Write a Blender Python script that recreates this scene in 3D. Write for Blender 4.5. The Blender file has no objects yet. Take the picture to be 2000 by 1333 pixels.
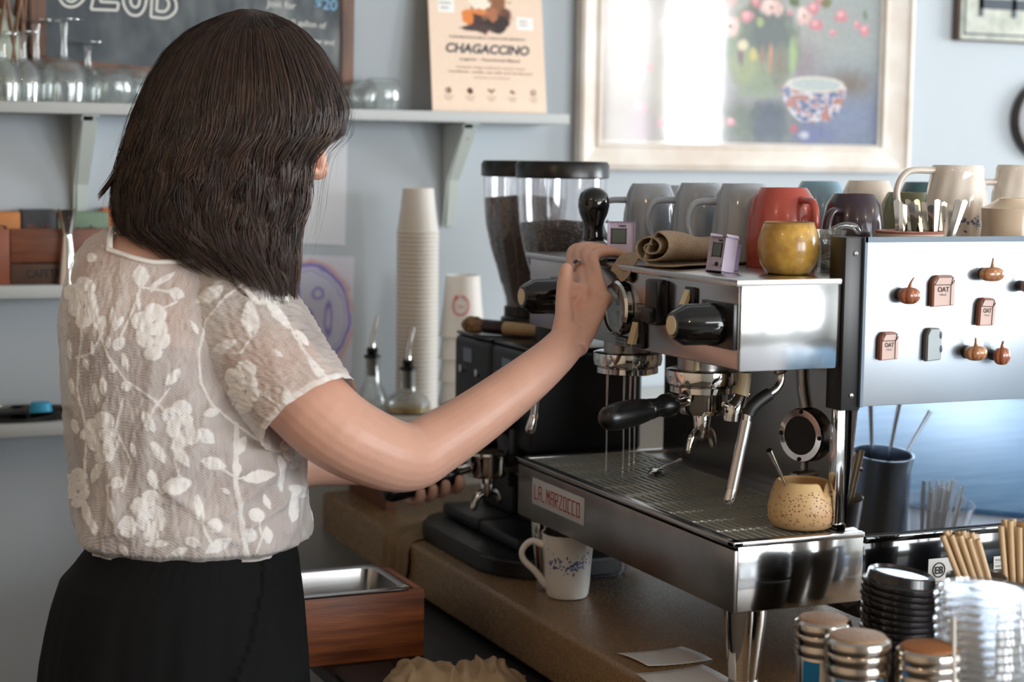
import bpy, bmesh, math, random
import numpy as np
from mathutils import Vector, Matrix
from mathutils.noise import noise as pnoise, turbulence
random.seed(7); rng = np.random.default_rng(7)
SC = bpy.context.scene; COL = SC.collection
PI = math.pi

# ---------------------------------------------------------------- camera
FPX, PITCH, YAW, ROLL = 3509., .1015, .4069, .01323
CF = Vector((math.sin(YAW)*math.cos(PITCH), math.cos(YAW)*math.cos(PITCH), -math.sin(PITCH)))
CR = Vector((math.cos(YAW), -math.sin(YAW), 0)); CU = CR.cross(CF)
CP = Vector((0, 0, 1.592))
cr, sr = math.cos(ROLL), math.sin(ROLL)
IR = CR*cr + CU*sr; IU = CU*cr - CR*sr
cam = bpy.data.cameras.new('camera'); camo = bpy.data.objects.new('camera', cam); COL.objects.link(camo)
M = Matrix((IR, IU, -CF)).transposed().to_4x4(); M.translation = CP
camo.matrix_world = M
cam.sensor_width = 36; cam.lens = FPX/2000*36; cam.clip_start = .05
cam.dof.use_dof = True; cam.dof.focus_distance = 2.5; cam.dof.aperture_fstop = 3.6
SC.camera = camo
def ray(px, py): return CF + IR*((px-1000)/FPX) - IU*((py-666.5)/FPX)
def at(px, py, x=None, y=None, z=None, d=None):
    """a point of the room, from where the photograph shows it and one known coordinate"""
    r = ray(px, py)
    if d is not None: t = d
    elif x is not None: t = (x-CP.x)/r.x
    elif y is not None: t = (y-CP.y)/r.y
    else: t = (z-CP.z)/r.z
    return CP + r*t
def proj(p):
    q = Vector(p)-CP; Z = q.dot(CF)
    return 1000+FPX*q.dot(IR)/Z, 666.5-FPX*q.dot(IU)/Z, Z

# ---------------------------------------------------------------- world and light
w = bpy.data.worlds.new('world'); SC.world = w; w.use_nodes = True
bg = w.node_tree.nodes['Background']; bg.inputs[0].default_value = (.85, .92, 1, 1); bg.inputs[1].default_value = 1.6
def area(name, loc, target, sx, sy, power, col):
    l = bpy.data.lights.new(name, 'AREA'); l.shape = 'RECTANGLE'; l.size = sx; l.size_y = sy
    l.energy = power; l.color = col
    o = bpy.data.objects.new(name, l); COL.objects.link(o); o.location = loc
    o.rotation_euler = (Vector(target)-Vector(loc)).to_track_quat('-Z', 'Y').to_euler(); return o
# daylight in the four window openings of the street side
for x, wd_, pw_ in ((2.15, 1.3, 44), (3.75, 1.3, 88), (5.06, .3, 12), (5.53, .36, 52)):
    area('window_daylight', (x, -2.98, 1.75), (x, 0, 1.75), wd_, 1.7, pw_, (.93, .97, 1))
area('window_daylight', (6.98, 1.2, 1.75), (0, 1.2, 1.75), 2.2, 1.7, 165, (.92, .97, 1))
for p in ((-.6, .9, 2.6), (.6, -.6, 2.5), (2.2, -.4, 2.5), (3.4, .8, 2.5)):   # bulbs of the pendant lamps
    l = bpy.data.lights.new('pendant_bulb', 'POINT'); l.energy = 7; l.color = (1, .66, .36); l.shadow_soft_size = .05
    o = bpy.data.objects.new('pendant_bulb', l); COL.objects.link(o); o.location = p
vs = SC.view_settings; vs.view_transform = 'Standard'; vs.look = 'None'; vs.exposure = 0.40; vs.gamma = 1
vs.use_curve_mapping = False
SC.cycles.use_denoising = True
SC.cycles.max_bounces = 10; SC.cycles.transparent_max_bounces = 24; SC.cycles.sample_clamp_indirect = 6
SC.cycles.caustics_reflective = False; SC.cycles.caustics_refractive = False

# ---------------------------------------------------------------- materials
def lin(c):
    return tuple((v/255/12.92 if v <= 10 else ((v/255+.055)/1.055)**2.4) for v in c)
MATS = {}
def mat(name, rgb, rough=.5, metal=0., noise=0., nscale=20., bump=0., bscale=60., aniso=0., coat=0., sub=0., spec=.5, stretch=None, rgb2=None, rvar=0.):
    if name in MATS: return MATS[name]
    m = bpy.data.materials.new(name); m.use_nodes = True; nt = m.node_tree; b = nt.nodes['Principled BSDF']
    c = lin(rgb)
    b.inputs['Base Color'].default_value = (*c, 1); b.inputs['Roughness'].default_value = rough
    b.inputs['Metallic'].default_value = metal; b.inputs['Anisotropic'].default_value = aniso
    b.inputs['Coat Weight'].default_value = coat; b.inputs['Specular IOR Level'].default_value = spec
    if sub: b.inputs['Subsurface Weight'].default_value = sub; b.inputs['Subsurface Radius'].default_value = (.012, .005, .003); b.inputs['Subsurface Scale'].default_value = .6
    tc = nt.nodes.new('ShaderNodeTexCoord'); mp = nt.nodes.new('ShaderNodeMapping')
    nt.links.new(tc.outputs['Object'], mp.inputs[0])
    if stretch: mp.inputs['Scale'].default_value = stretch
    if noise or rgb2 or rvar:
        n = nt.nodes.new('ShaderNodeTexNoise'); n.inputs['Scale'].default_value = nscale; n.inputs['Detail'].default_value = 5
        nt.links.new(mp.outputs[0], n.inputs['Vector'])
        if noise or rgb2:
            r = nt.nodes.new('ShaderNodeValToRGB')
            r.color_ramp.elements[0].position = .32; r.color_ramp.elements[1].position = .68
            a = lin(rgb2) if rgb2 else tuple(v*(1-noise) for v in c)
            r.color_ramp.elements[0].color = (*a, 1); r.color_ramp.elements[1].color = (*c, 1)
            nt.links.new(n.outputs['Fac'], r.inputs[0]); nt.links.new(r.outputs[0], b.inputs['Base Color'])
        if rvar:
            k = nt.nodes.new('ShaderNodeMapRange'); k.inputs[3].default_value = max(.02, rough-rvar); k.inputs[4].default_value = rough+rvar
            nt.links.new(n.outputs['Fac'], k.inputs[0]); nt.links.new(k.outputs[0], b.inputs['Roughness'])
    if bump:
        n2 = nt.nodes.new('ShaderNodeTexNoise'); n2.inputs['Scale'].default_value = bscale; n2.inputs['Detail'].default_value = 4
        nt.links.new(mp.outputs[0], n2.inputs['Vector'])
        bp = nt.nodes.new('ShaderNodeBump'); bp.inputs['Strength'].default_value = bump; bp.inputs['Distance'].default_value = .002
        nt.links.new(n2.outputs['Fac'], bp.inputs['Height']); nt.links.new(bp.outputs[0], b.inputs['Normal'])
    MATS[name] = m; return m
def glassy(name, tint=(1, 1, 1), base=.06, edge=.75, rough=.03, cloudy=0.):
    """thin clear glass or plastic: see-through, more mirror-like at grazing angles"""
    m = bpy.data.materials.new(name); m.use_nodes = True; nt = m.node_tree; nt.nodes.remove(nt.nodes['Principled BSDF'])
    out = nt.nodes['Material Output']; t = nt.nodes.new('ShaderNodeBsdfTransparent'); t.inputs[0].default_value = (*tint, 1)
    g = nt.nodes.new('ShaderNodeBsdfGlossy'); g.inputs['Roughness'].default_value = rough
    lw = nt.nodes.new('ShaderNodeLayerWeight'); lw.inputs[0].default_value = .35
    mr = nt.nodes.new('ShaderNodeMapRange'); mr.inputs[3].default_value = base; mr.inputs[4].default_value = edge
    nt.links.new(lw.outputs['Facing'], mr.inputs[0])
    mx = nt.nodes.new('ShaderNodeMixShader'); nt.links.new(mr.outputs[0], mx.inputs[0])
    nt.links.new(t.outputs[0], mx.inputs[1]); nt.links.new(g.outputs[0], mx.inputs[2]); last = mx
    if cloudy:
        d = nt.nodes.new('ShaderNodeBsdfDiffuse'); d.inputs[0].default_value = (.8, .83, .85, 1)
        m2 = nt.nodes.new('ShaderNodeMixShader'); m2.inputs[0].default_value = cloudy
        nt.links.new(mx.outputs[0], m2.inputs[1]); nt.links.new(d.outputs[0], m2.inputs[2]); last = m2
    nt.links.new(last.outputs[0], out.inputs[0]); MATS[name] = m; return m
def attrmat(name, attr='paint', rough=.6, sub=0., bump=0., bscale=200., spec=.4):
    m = bpy.data.materials.new(name); m.use_nodes = True; nt = m.node_tree; b = nt.nodes['Principled BSDF']
    a = nt.nodes.new('ShaderNodeAttribute'); a.attribute_name = attr; nt.links.new(a.outputs['Color'], b.inputs['Base Color'])
    b.inputs['Roughness'].default_value = rough; b.inputs['Specular IOR Level'].default_value = spec
    if sub: b.inputs['Subsurface Weight'].default_value = sub; b.inputs['Subsurface Radius'].default_value = (.012, .005, .003); b.inputs['Subsurface Scale'].default_value = .5
    if bump:
        n2 = nt.nodes.new('ShaderNodeTexNoise'); n2.inputs['Scale'].default_value = bscale
        tc = nt.nodes.new('ShaderNodeTexCoord'); nt.links.new(tc.outputs['Object'], n2.inputs['Vector'])
        bp = nt.nodes.new('ShaderNodeBump'); bp.inputs['Strength'].default_value = bump; bp.inputs['Distance'].default_value = .001
        nt.links.new(n2.outputs['Fac'], bp.inputs['Height']); nt.links.new(bp.outputs[0], b.inputs['Normal'])
    MATS[name] = m; return m

steel = mat('brushed_steel', (198, 196, 194), .24, 1, rvar=.06, nscale=8, stretch=(1, 1, 30))
steel_dk = mat('worn_dark_steel', (178, 174, 170), .32, 1, rvar=.08, nscale=12, noise=.25)
mirror = mat('polished_steel', (225, 226, 226), .09, 1, rvar=.03, nscale=5)
chrome = mat('chrome', (222, 220, 216), .07, 1)
blkplastic = mat('black_plastic', (16, 16, 17), .28)
blkgloss = mat('glossy_black', (9, 9, 10), .06, coat=.6)
blkmatte = mat('matte_black_metal', (22, 25, 30), .42, bump=.1, bscale=300)
rubber = mat('black_rubber', (18, 18, 18), .5)
cream = mat('cream_plastic', (226, 205, 165), .45)
glass = glassy('clear_glass', (.97, .985, .98), .05, .5, .03, .05)
clearplastic = glassy('clear_plastic', (.98, .98, .99), .04, .5, .08, .03)
white = mat('white_paint', (214, 216, 216), .45, noise=.06, nscale=6)
ceramic = mat('white_ceramic', (232, 228, 222), .12, coat=.3)
ink = mat('black_ink', (38, 34, 33), .7)

# ---------------------------------------------------------------- helpers
def off(parent):
    v = Vector((0, 0, 0))
    while parent: v += parent.location; parent = parent.parent
    return v
def setp(o, label=None, cat=None, group=None, kind=None):
    if label: o['label'] = label
    if cat: o['category'] = cat
    if group: o['group'] = group
    if kind: o['kind'] = kind
    return o
def thing(name, label, cat, loc, group=None):
    o = bpy.data.objects.new(name, None); COL.objects.link(o); o.location = loc; o.empty_display_size = .02
    return setp(o, label, cat, group)
def obj(name, bm, m, parent=None, smooth=True, ang=38, label=None):
    """link a bmesh (built in room coordinates) as one mesh object"""
    v = off(parent)
    if v.length: bmesh.ops.translate(bm, vec=-v, verts=bm.verts)
    bmesh.ops.recalc_face_normals(bm, faces=bm.faces)
    if smooth:
        for f in bm.faces: f.smooth = True
        for e in bm.edges:
            if len(e.link_faces) == 2 and e.calc_face_angle(0) > math.radians(ang): e.smooth = False
    me = bpy.data.meshes.new(name); bm.to_mesh(me); bm.free()
    if m: me.materials.append(m)
    o = bpy.data.objects.new(name, me); COL.objects.link(o); o.parent = parent
    if label: o['label'] = label
    return o
def origin_to(o, p):
    p = Vector(p); d = p-o.location
    o.data.transform(Matrix.Translation(-d)); o.location = p; return o
def solo(name, bm, m, label, cat, loc, group=None, **k):
    o = obj(name, bm, m, **k); origin_to(o, loc); return setp(o, label, cat, group)
def NB(): return bmesh.new()
def box(bm, x0, x1, y0, y1, z0, z1, bev=0, seg=2, mtx=None):
    r = bmesh.ops.create_cube(bm, size=1)
    vs_ = r['verts']
    for v in vs_:
        v.co = Vector(((x0+x1)/2+v.co.x*(x1-x0), (y0+y1)/2+v.co.y*(y1-y0), (z0+z1)/2+v.co.z*(z1-z0)))
        if mtx: v.co = mtx @ v.co
    if bev:
        es = list({e for v in vs_ for e in v.link_edges})
        bmesh.ops.bevel(bm, geom=es, offset=bev, segments=seg, affect='EDGES', profile=.5)
    return bm
def frame_of(axis, up=None):
    a = Vector(axis).normalized(); u = Vector(up) if up else (Vector((0, 0, 1)) if abs(a.z) < .9 else Vector((1, 0, 0)))
    s = a.cross(u).normalized(); t = s.cross(a).normalized(); return a, s, t
def lathe(bm, c, prof, seg=32, axis=(0, 0, 1), cap=True, ripple=None):
    """profile of (radius, height) about an axis through c"""
    a, s, t = frame_of(axis); c = Vector(c); rings = []
    for k, (r, h) in enumerate(prof):
        ring = []
        for i in range(seg):
            th = 2*PI*i/seg; rr = r*(ripple(th, k/(len(prof)-1)) if ripple else 1)
            ring.append(bm.verts.new(c+a*h+(s*math.cos(th)+t*math.sin(th))*rr))
        rings.append(ring)
    for A, B in zip(rings, rings[1:]):
        for i in range(seg):
            bm.faces.new((A[i], A[(i+1) % seg], B[(i+1) % seg], B[i]))
    if cap:
        if prof[0][0] > 1e-5: bm.faces.new(rings[0][::-1])
        if prof[-1][0] > 1e-5: bm.faces.new(rings[-1])
    return bm
def catmull(P, n=6):
    P = [Vector(p) for p in P]; Q = [2*P[0]-P[1]]+P+[2*P[-1]-P[-2]]; out = []
    for i in range(1, len(Q)-2):
        for k in range(n):
            t = k/n; a, b, c, d = Q[i-1:i+3]
            out.append(.5*((2*b)+(c-a)*t+(2*a-5*b+4*c-d)*t*t+(3*b-a-3*c+d)*t**3))
    out.append(P[-1]); return out
def interp(vals, n):
    out = []
    for i in range(len(vals)-1):
        for k in range(n): out.append(vals[i]+(vals[i+1]-vals[i])*k/n)
    out.append(vals[-1]); return out
def tube(bm, pts, rad, seg=12, n=0, flat=1., flatdir=None, cap=True, round_end=False):
    if n: pts = catmull(pts, n); rad = interp(rad, n) if hasattr(rad, '__len__') else rad
    pts = [Vector(p) for p in pts]
    if not hasattr(rad, '__len__'): rad = [rad]*len(pts)
    if round_end:
        def ends(p, q, r):
            d = (p-q).normalized(); return [(p+d*r*.95, r*.25), (p+d*r*.8, r*.6), (p+d*r*.5, r*.87)]
        a = ends(pts[0], pts[1], rad[0]); b = ends(pts[-1], pts[-2], rad[-1])[::-1]
        pts = [p for p, _ in a]+pts+[p for p, _ in b]; rad = [r for _, r in a]+list(rad)+[r for _, r in b]
    prev = None; rings = []
    for i, p in enumerate(pts):
        d = (pts[min(i+1, len(pts)-1)]-pts[max(i-1, 0)]).normalized()
        if flatdir is not None: s = Vector(flatdir); s = (s-d*s.dot(d)).normalized()
        elif prev is None: s = frame_of(d)[1]
        else: s = (prev-d*prev.dot(d)).normalized()
        prev = s; t = d.cross(s)
        rings.append([bm.verts.new(p+(s*math.cos(2*PI*k/seg)*flat+t*math.sin(2*PI*k/seg))*rad[i]) for k in range(seg)])
    for A, B in zip(rings, rings[1:]):
        for i in range(seg): bm.faces.new((A[i], A[(i+1) % seg], B[(i+1) % seg], B[i]))
    if cap: bm.faces.new(rings[0][::-1]); bm.faces.new(rings[-1])
    return bm
def ellipsoid(bm, c, ax, seg=20, rg=12):
    c = Vector(c); ax = [Vector(a) for a in ax]
    nv = bm.verts.new; nf = bm.faces.new
    top = nv(c+ax[2]); bot = nv(c-ax[2]); R = []
    for j in range(1, rg):
        a = PI*j/rg; sa = math.sin(a); ca = ax[2]*math.cos(a)
        R.append([nv(c+ax[0]*(sa*math.cos(2*PI*i/seg))+ax[1]*(sa*math.sin(2*PI*i/seg))+ca) for i in range(seg)])
    for i in range(seg):
        k = (i+1) % seg; nf((top, R[0][i], R[0][k])); nf((bot, R[-1][k], R[-1][i]))
        for A, B in zip(R, R[1:]): nf((A[i], B[i], B[k], A[k]))
    return bm
def quad(bm, a, b, c, d): bm.faces.new([bm.verts.new(Vector(p)) for p in (a, b, c, d)]); return bm
def slab(bm, pts, nrm, th):
    """flat polygon given thickness th behind it (against nrm)"""
    n = Vector(nrm).normalized()*th; A = [bm.verts.new(Vector(p)) for p in pts]; B = [bm.verts.new(Vector(p)-n) for p in pts]
    k = len(A); bm.faces.new(A); bm.faces.new(B[::-1])
    for i in range(k): bm.faces.new((A[i], B[i], B[(i+1) % k], A[(i+1) % k]))
    return bm
def text(name, s, origin, xdir, ydir, height, m, parent, width=None, shear=0., bold=0., depth=.0004, font_off=0):
    """flat lettering lying on a surface; xdir runs along the line, ydir up the letters"""
    cu = bpy.data.curves.new(name, 'FONT'); cu.body = s; cu.size = 1; cu.shear = shear; cu.offset = bold; cu.extrude = 0
    o = bpy.data.objects.new(name, cu); COL.objects.link(o)
    dg = bpy.context.evaluated_depsgraph_get(); me = bpy.data.meshes.new_from_object(o.evaluated_get(dg))
    bpy.data.objects.remove(o); bpy.data.curves.remove(cu)
    co = np.array([v.co[:] for v in me.vertices]) if len(me.vertices) else np.zeros((1, 3))
    w0, w1 = co[:, 0].min(), co[:, 0].max(); sc = height/.72; sx = (width/(w1-w0)) if width else sc
    X = Vector(xdir).normalized(); Y = Vector(ydir).normalized(); N = X.cross(Y)
    v0 = off(parent); O = Vector(origin)
    for v in me.vertices:
        v.co = O+X*((v.co.x-w0)*sx)+Y*(v.co.y*sc)+N*depth-v0
    me.name = name; me.materials.append(m)
    q = bpy.data.objects.new(name, me); COL.objects.link(q); q.parent = parent; return q
def paint(name, P00, P10, P01, P11, nx, ny, fn, m, parent, px=None):
    """a flat printed sheet: colours from fn(u,v) (0..1, v downwards) on a fine grid"""
    P00, P10, P01, P11 = [np.array(p) for p in (P00, P10, P01, P11)]
    u, v = np.meshgrid(np.linspace(0, 1, nx), np.linspace(0, 1, ny))
    pos = (P00*(1-u[..., None])*(1-v[..., None])+P10*u[..., None]*(1-v[..., None])+P01*(1-u[..., None])*v[..., None]+P11*u[..., None]*v[..., None])
    pos = pos.reshape(-1, 3)-np.array(off(parent))
    idx = np.arange(nx*ny).reshape(ny, nx)
    fc = np.stack([idx[1:, :-1], idx[1:, 1:], idx[:-1, 1:], idx[:-1, :-1]], -1).reshape(-1, 4)
    me = bpy.data.meshes.new(name); me.from_pydata(pos.tolist(), [], fc.tolist())
    c = np.clip(fn(u.ravel(), v.ravel()), 0, 255)/255
    c = np.where(c <= .04, c/12.92, ((c+.055)/1.055)**2.4)
    at_ = me.color_attributes.new('paint', 'FLOAT_COLOR', 'POINT')
    at_.data.foreach_set('color', np.concatenate([c, np.ones((len(c), 1))], 1).astype(np.float32).ravel())
    me.materials.append(m); o = bpy.data.objects.new(name, me); COL.objects.link(o); o.parent = parent; return o
def vnoise(x, y, seed=0):
    xi = np.floor(x).astype(int); yi = np.floor(y).astype(int); xf = x-xi; yf = y-yi
    def h(a, b): return np.modf(np.abs(np.sin(a*127.1+b*311.7+seed*74.7)*43758.5453))[0]
    s = xf*xf*(3-2*xf); t = yf*yf*(3-2*yf)
    return (h(xi, yi)*(1-s)+h(xi+1, yi)*s)*(1-t)+(h(xi, yi+1)*(1-s)+h(xi+1, yi+1)*s)*t
def copy_tree(o, parent=None):
    c = o.copy(); COL.objects.link(c); c.parent = parent
    for ch in list(o.children): copy_tree(ch, c)
    return c
def remesh_apply(o, voxel, smooth_it=3, fac=.5):
    md = o.modifiers.new('r', 'REMESH'); md.mode = 'VOXEL'; md.voxel_size = voxel; md.use_smooth_shade = True
    if smooth_it: s = o.modifiers.new('s', 'SMOOTH'); s.iterations = smooth_it; s.factor = fac
    dg = bpy.context.evaluated_depsgraph_get(); me = bpy.data.meshes.new_from_object(o.evaluated_get(dg))
    mats = list(o.data.materials); o.modifiers.clear(); o.data = me
    me.materials.clear()
    for m in mats: me.materials.append(m)
    me.polygons.foreach_set('use_smooth', [True]*len(me.polygons)); return o

# ================================================================ the room
WY = 3.53; CT = .90
wallm = mat('blue_grey_wall', (186, 195, 202), .6, noise=.05, nscale=2.5, bump=.15, bscale=120)
X0, X1, Y0, Y1, ZC = -2.2, 7.0, -3.0, WY, 3.0
def struct(name, bm, m, **k): return setp(obj(name, bm, m, **k), kind='structure')
struct('floor', box(NB(), X0-.1, X1+.1, Y0-.1, Y1+.1, -.08, 0), mat('grey_floor', (70, 64, 58), .45, noise=.2, nscale=3))
struct('ceiling', box(NB(), X0-.1, X1+.1, Y0-.1, Y1+.1, ZC, ZC+.08), mat('ceiling_white', (205, 205, 202), .8))
struct('wall_back', box(NB(), X0-.1, X1+.1, WY, WY+.1, 0, ZC), wallm)
struct('wall_left', box(NB(), X0-.1, X0, Y0, Y1, 0, ZC), mat('warm_wall', (205, 184, 162), .7))
roomm = mat('street_wall_paint', (196, 196, 192), .7)
b = NB(); xs = [1.5, 2.8, 3.1, 4.4, 4.9, 6.35]
box(b, X0, X1, Y0-.1, Y0, 0, .9); box(b, X0, X1, Y0-.1, Y0, 2.6, ZC); box(b, X0, xs[0], Y0-.1, Y0, .9, 2.6)
box(b, xs[1], xs[2], Y0-.1, Y0, .9, 2.6); box(b, xs[3], xs[4], Y0-.1, Y0, .9, 2.6); box(b, xs[5], X1, Y0-.1, Y0, .9, 2.6)
struct('wall_front', b, roomm)
b = NB(); box(b, X1, X1+.1, Y0, Y1, 0, .9); box(b, X1, X1+.1, Y0, Y1, 2.6, ZC); box(b, X1, X1+.1, Y0, .1, .9, 2.6); box(b, X1, X1+.1, 2.3, Y1, .9, 2.6)
struct('wall_right', b, roomm)
trimm = mat('window_trim', (215, 212, 205), .5)
for i in range(3):
    b = NB(); a, c = xs[2*i], xs[2*i+1]
    for x in (a, (a+c)/2-.02, c-.04): box(b, x, x+.04, Y0-.07, Y0-.03, .9, 2.6)
    for z in (.9, 1.9, 2.56): box(b, a, c, Y0-.07, Y0-.03, z, z+.04)
    struct('window_%d' % (i+1), b, trimm)

# ---- the counter the machine stands on
cm = mat('waxed_concrete_counter', (156, 125, 87), .27, rgb2=(130, 103, 72), nscale=260, bump=.35, bscale=420, rvar=.08)
bm = NB(); box(bm, 1.095, 2.5, .2, 3.52, CT-.088, CT, bev=.008, seg=3)
solo('counter', bm, cm, 'long brown speckled counter slab with a rounded front edge', 'counter', (1.6, 2.3, CT-.088))
cab = thing('base_cabinet', 'dark cabinet under the brown counter slab', 'cabinet', (1.6, 2.3, 0))
dk = mat('dark_cabinet', (20, 19, 19), .6)
obj('body', box(NB(), 1.26, 2.45, .25, 3.5, .02, CT-.088), dk, cab)
for y in (.55, 1.3, 2.05, 2.8):
    obj('door', box(NB(), 1.242, 1.26, y, y+.68, .06, CT-.13, bev=.004), dk, cab)
# concrete edge worn pale: kept in the slab's own geometry as a rounded nosing
# ---- shelves on the wall
shm = mat('shelf_paint', (186, 189, 188), .5, noise=.05, nscale=5)
brm = mat('bracket_enamel', (200, 208, 204), .35)
def shelf(x0, x1, ztop, yfront, th, label, brackets):
    t = thing('wall_shelf', label, 'shelf', ((x0+x1)/2, WY, ztop-th))
    obj('board', box(NB(), x0, x1, yfront, WY-.001, ztop-th, ztop, bev=.002), shm, t)
    for bx_, ln in brackets:
        b = NB(); zt = ztop-th
        slab(b, [(bx_-.016, WY-.004, zt), (bx_+.016, WY-.004, zt), (bx_+.011, WY-.004, zt-ln), (bx_-.011, WY-.004, zt-ln)], (0, -1, 0), .003)
        # folded steel rib, widest under the board, running down to the foot
        for s in (-.013, .009):
            slab(b, [(bx_+s, WY-.006, zt-.002), (bx_+s, yfront+.03, zt-.002), (bx_+s, yfront+.035, zt-.014), (bx_+s, WY-.03, zt-ln*.55), (bx_+s, WY-.008, zt-ln)], (1, 0, 0), .003)
        slab(b, [(bx_-.014, yfront+.03, zt-.012), (bx_+.014, yfront+.03, zt-.012), (bx_+.011, WY-.03, zt-ln*.55), (bx_-.011, WY-.03, zt-ln*.55)], (0, -1, -.6), .002)
        slab(b, [(bx_-.011, WY-.03, zt-ln*.55), (bx_+.011, WY-.03, zt-ln*.55), (bx_+.009, WY-.01, zt-ln), (bx_-.009, WY-.01, zt-ln)], (0, -1, -.1), .002)
        box(b, bx_-.016, bx_+.016, yfront+.02, WY-.004, zt-.003, zt)
        br = obj('bracket', b, brm, t, smooth=False)
        for dz in (.03, ln-.012):
            obj('screw', lathe(NB(), (bx_, WY-.006 if dz > .1 else WY-.1, zt-dz), [(0, .004), (.004, .003), (.004, -.004)], 10, (0, -1, 0)), mat('brass', (170, 140, 60), .35, 1), br)
    return t
SHZ = 1.684
shelf(.1, at(1113, 223, y=3.38).x, SHZ, 3.38, .0215, 'long pale upper wall shelf holding glassware and a poster', [(at(160, 240, y=3.5).x, .24), (at(888, 250, y=3.5).x, .215)])
SH2, SH3 = at(70, 558, y=3.38).z, at(70, 828, y=3.38).z
shelf(.1, at(190, 560, y=3.38).x, SH2, 3.38, .024, 'middle left wall shelf with the tin row and the jigger', [])
shelf(.1, at(190, 830, y=3.38).x, SH3, 3.38, .024, 'lowest left wall shelf carrying a black tray', [])

# ---- chalkboard leaning over the upper shelf
cw = mat('brown_board_frame', (128, 84, 56), .5, rgb2=(70, 44, 30), nscale=6, stretch=(6, 1, 1))
chalk = mat('chalk', (214, 214, 208), .9)
cb = thing('chalkboard', 'wood-framed chalkboard with chalk lettering above the glasses', 'board', at(380, 130, y=WY))
Bt = lambda px, py, dy=.03: at(px, py, y=WY-dy)
tl, tr, bl, brr = Bt(84, -260), Bt(668, -232), Bt(90, 112), Bt(663, 166)
def smudge(u, v):
    n = vnoise(u*9, v*5, 1)*.5+vnoise(u*26, v*9, 2)*.3+vnoise(u*60, v*20, 3)*.2
    k = np.clip((n-.25)*1.5, 0, 1)*np.clip(.25+u*1.1, 0, 1)
    a = np.array([74, 80, 86.]); c = np.array([150, 155, 154.]); return a+(c-a)*k[:, None]
bk = NB(); slab(bk, [bl, brr, tr, tl], (0, -1, 0), .008); obj('backing', bk, dk, cb)
paint('slate', *[p+Vector((0, -.001, 0)) for p in (tl, tr, bl, brr)], 130, 90, smudge, attrmat('chalk_slate', rough=.75), cb)
def plank(name, a, b, wd, m, parent, inward, th=.018):
    a = Vector(a); b = Vector(b); d = (b-a).normalized(); s = Vector((0, 1, 0)).cross(d)*wd
    if s.dot(inward) > 0: s = -s
    q = NB(); slab(q, [a, b, b+s, a+s], (0, -1, 0), th)
    bmesh.ops.translate(q, vec=(0, -.008, 0), verts=q.verts); bmesh.ops.bevel(q, geom=list(q.edges), offset=.003, segments=2, affect='EDGES')
    return obj(name, q, m, parent)
ctr = (bl+tr)/2
plank('frame_rail', bl+(bl-brr)*.05, brr+(brr-bl)*.045, .022, cw, cb, ctr-bl)
plank('frame_stile', bl+Vector((0, 0, -.0)), tl, .03, cw, cb, ctr-bl)
plank('frame_stile', brr, tr, .028, cw, cb, ctr-brr)
X = (brr-bl).normalized(); Yv = Vector((0, -1, 0)).cross(X); Yv = Yv if Yv.z > 0 else -Yv
# double outline capitals, drawn as chalk strokes
def chalk_stroke(pts, r=.0028):
    P = [at(px, py, y=WY-.034) for px, py in pts]; q = NB()
    tube(q, P, r, 6, n=3 if len(P) > 2 else 0, flat=1); 
    for v in q.verts: v.co.y = WY-.0315+(v.co.y-(WY-.034))*.15
    return q
strokes = [[(112, -20), (118, 0), (130, 12), (148, 12), (163, 0), (168, -14)], [(124, -14), (132, 0), (142, 3), (152, -4)],
           [(186, -20), (178, 18)], [(178, 18), (230, 20)], [(230, 20), (232, 5)], [(232, 5), (196, 3)], [(196, 3), (200, -20)],
           [(240, -20), (242, 8), (254, 27), (272, 29), (284, 12), (288, -20)], [(254, -20), (256, 6), (264, 14), (272, 8), (274, -20)],
           [(298, -20), (295, 33)], [(295, 33), (325, 35), (343, 22), (344, 4), (336, -10)], [(308, -10), (306, 21)], [(306, 21), (322, 22), (330, 12), (328, 0), (318, -8)]]
for s in strokes: obj('chalk_letter_stroke', chalk_stroke(s), chalk, cb)
for s, px, py, h in (('Join for', 520, 12, .014), ('1/2 gallon of', 560, 48, .012), ('cold brew and', 570, 80, .011), ('milk', 600, 110, .011)):
    text('chalk_words', s, at(px, py, y=WY-.0325), X, Yv, h, chalk, cb, bold=.01)
blc = mat('blue_chalk', (130, 175, 205), .9)
text('chalk_price', '$20', at(615, 16, y=WY-.0325), X, Yv, .022, blc, cb, bold=.015)

# ---- wicker lattice basket at the far left behind the glasses
wk = thing('wicker_basket', 'wicker lattice basket with a pale green cloth beside the chalkboard', 'basket', (at(10, 190, y=3.46).x, 3.46, SHZ))
c0 = at(0, 190, y=3.488); c0.z = SHZ
obj('cloth_lining', lathe(NB(), c0, [(.03, 0), (.036, .04), (.038, .1), (.034, .15), (.02, .17), (0, .172)], 24), mat('pale_green_cloth', (170, 176, 160), .9, bump=.8, bscale=40), wk)
wm = mat('wicker', (112, 78, 54), .6)
for k in range(9):
    q = NB(); a0 = k*2*PI/9
    for sg in (1, -1):
        tube(q, [c0+Vector((math.cos(a0+sg*t*.9)*(.038+.014*t), math.sin(a0+sg*t*.9)*(.038+.014*t)*.8, .01+.24*t)) for t in (0, .25, .5, .75, 1)], .0035, 6)
    obj('wicker_cane', q, wm, wk)
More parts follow.
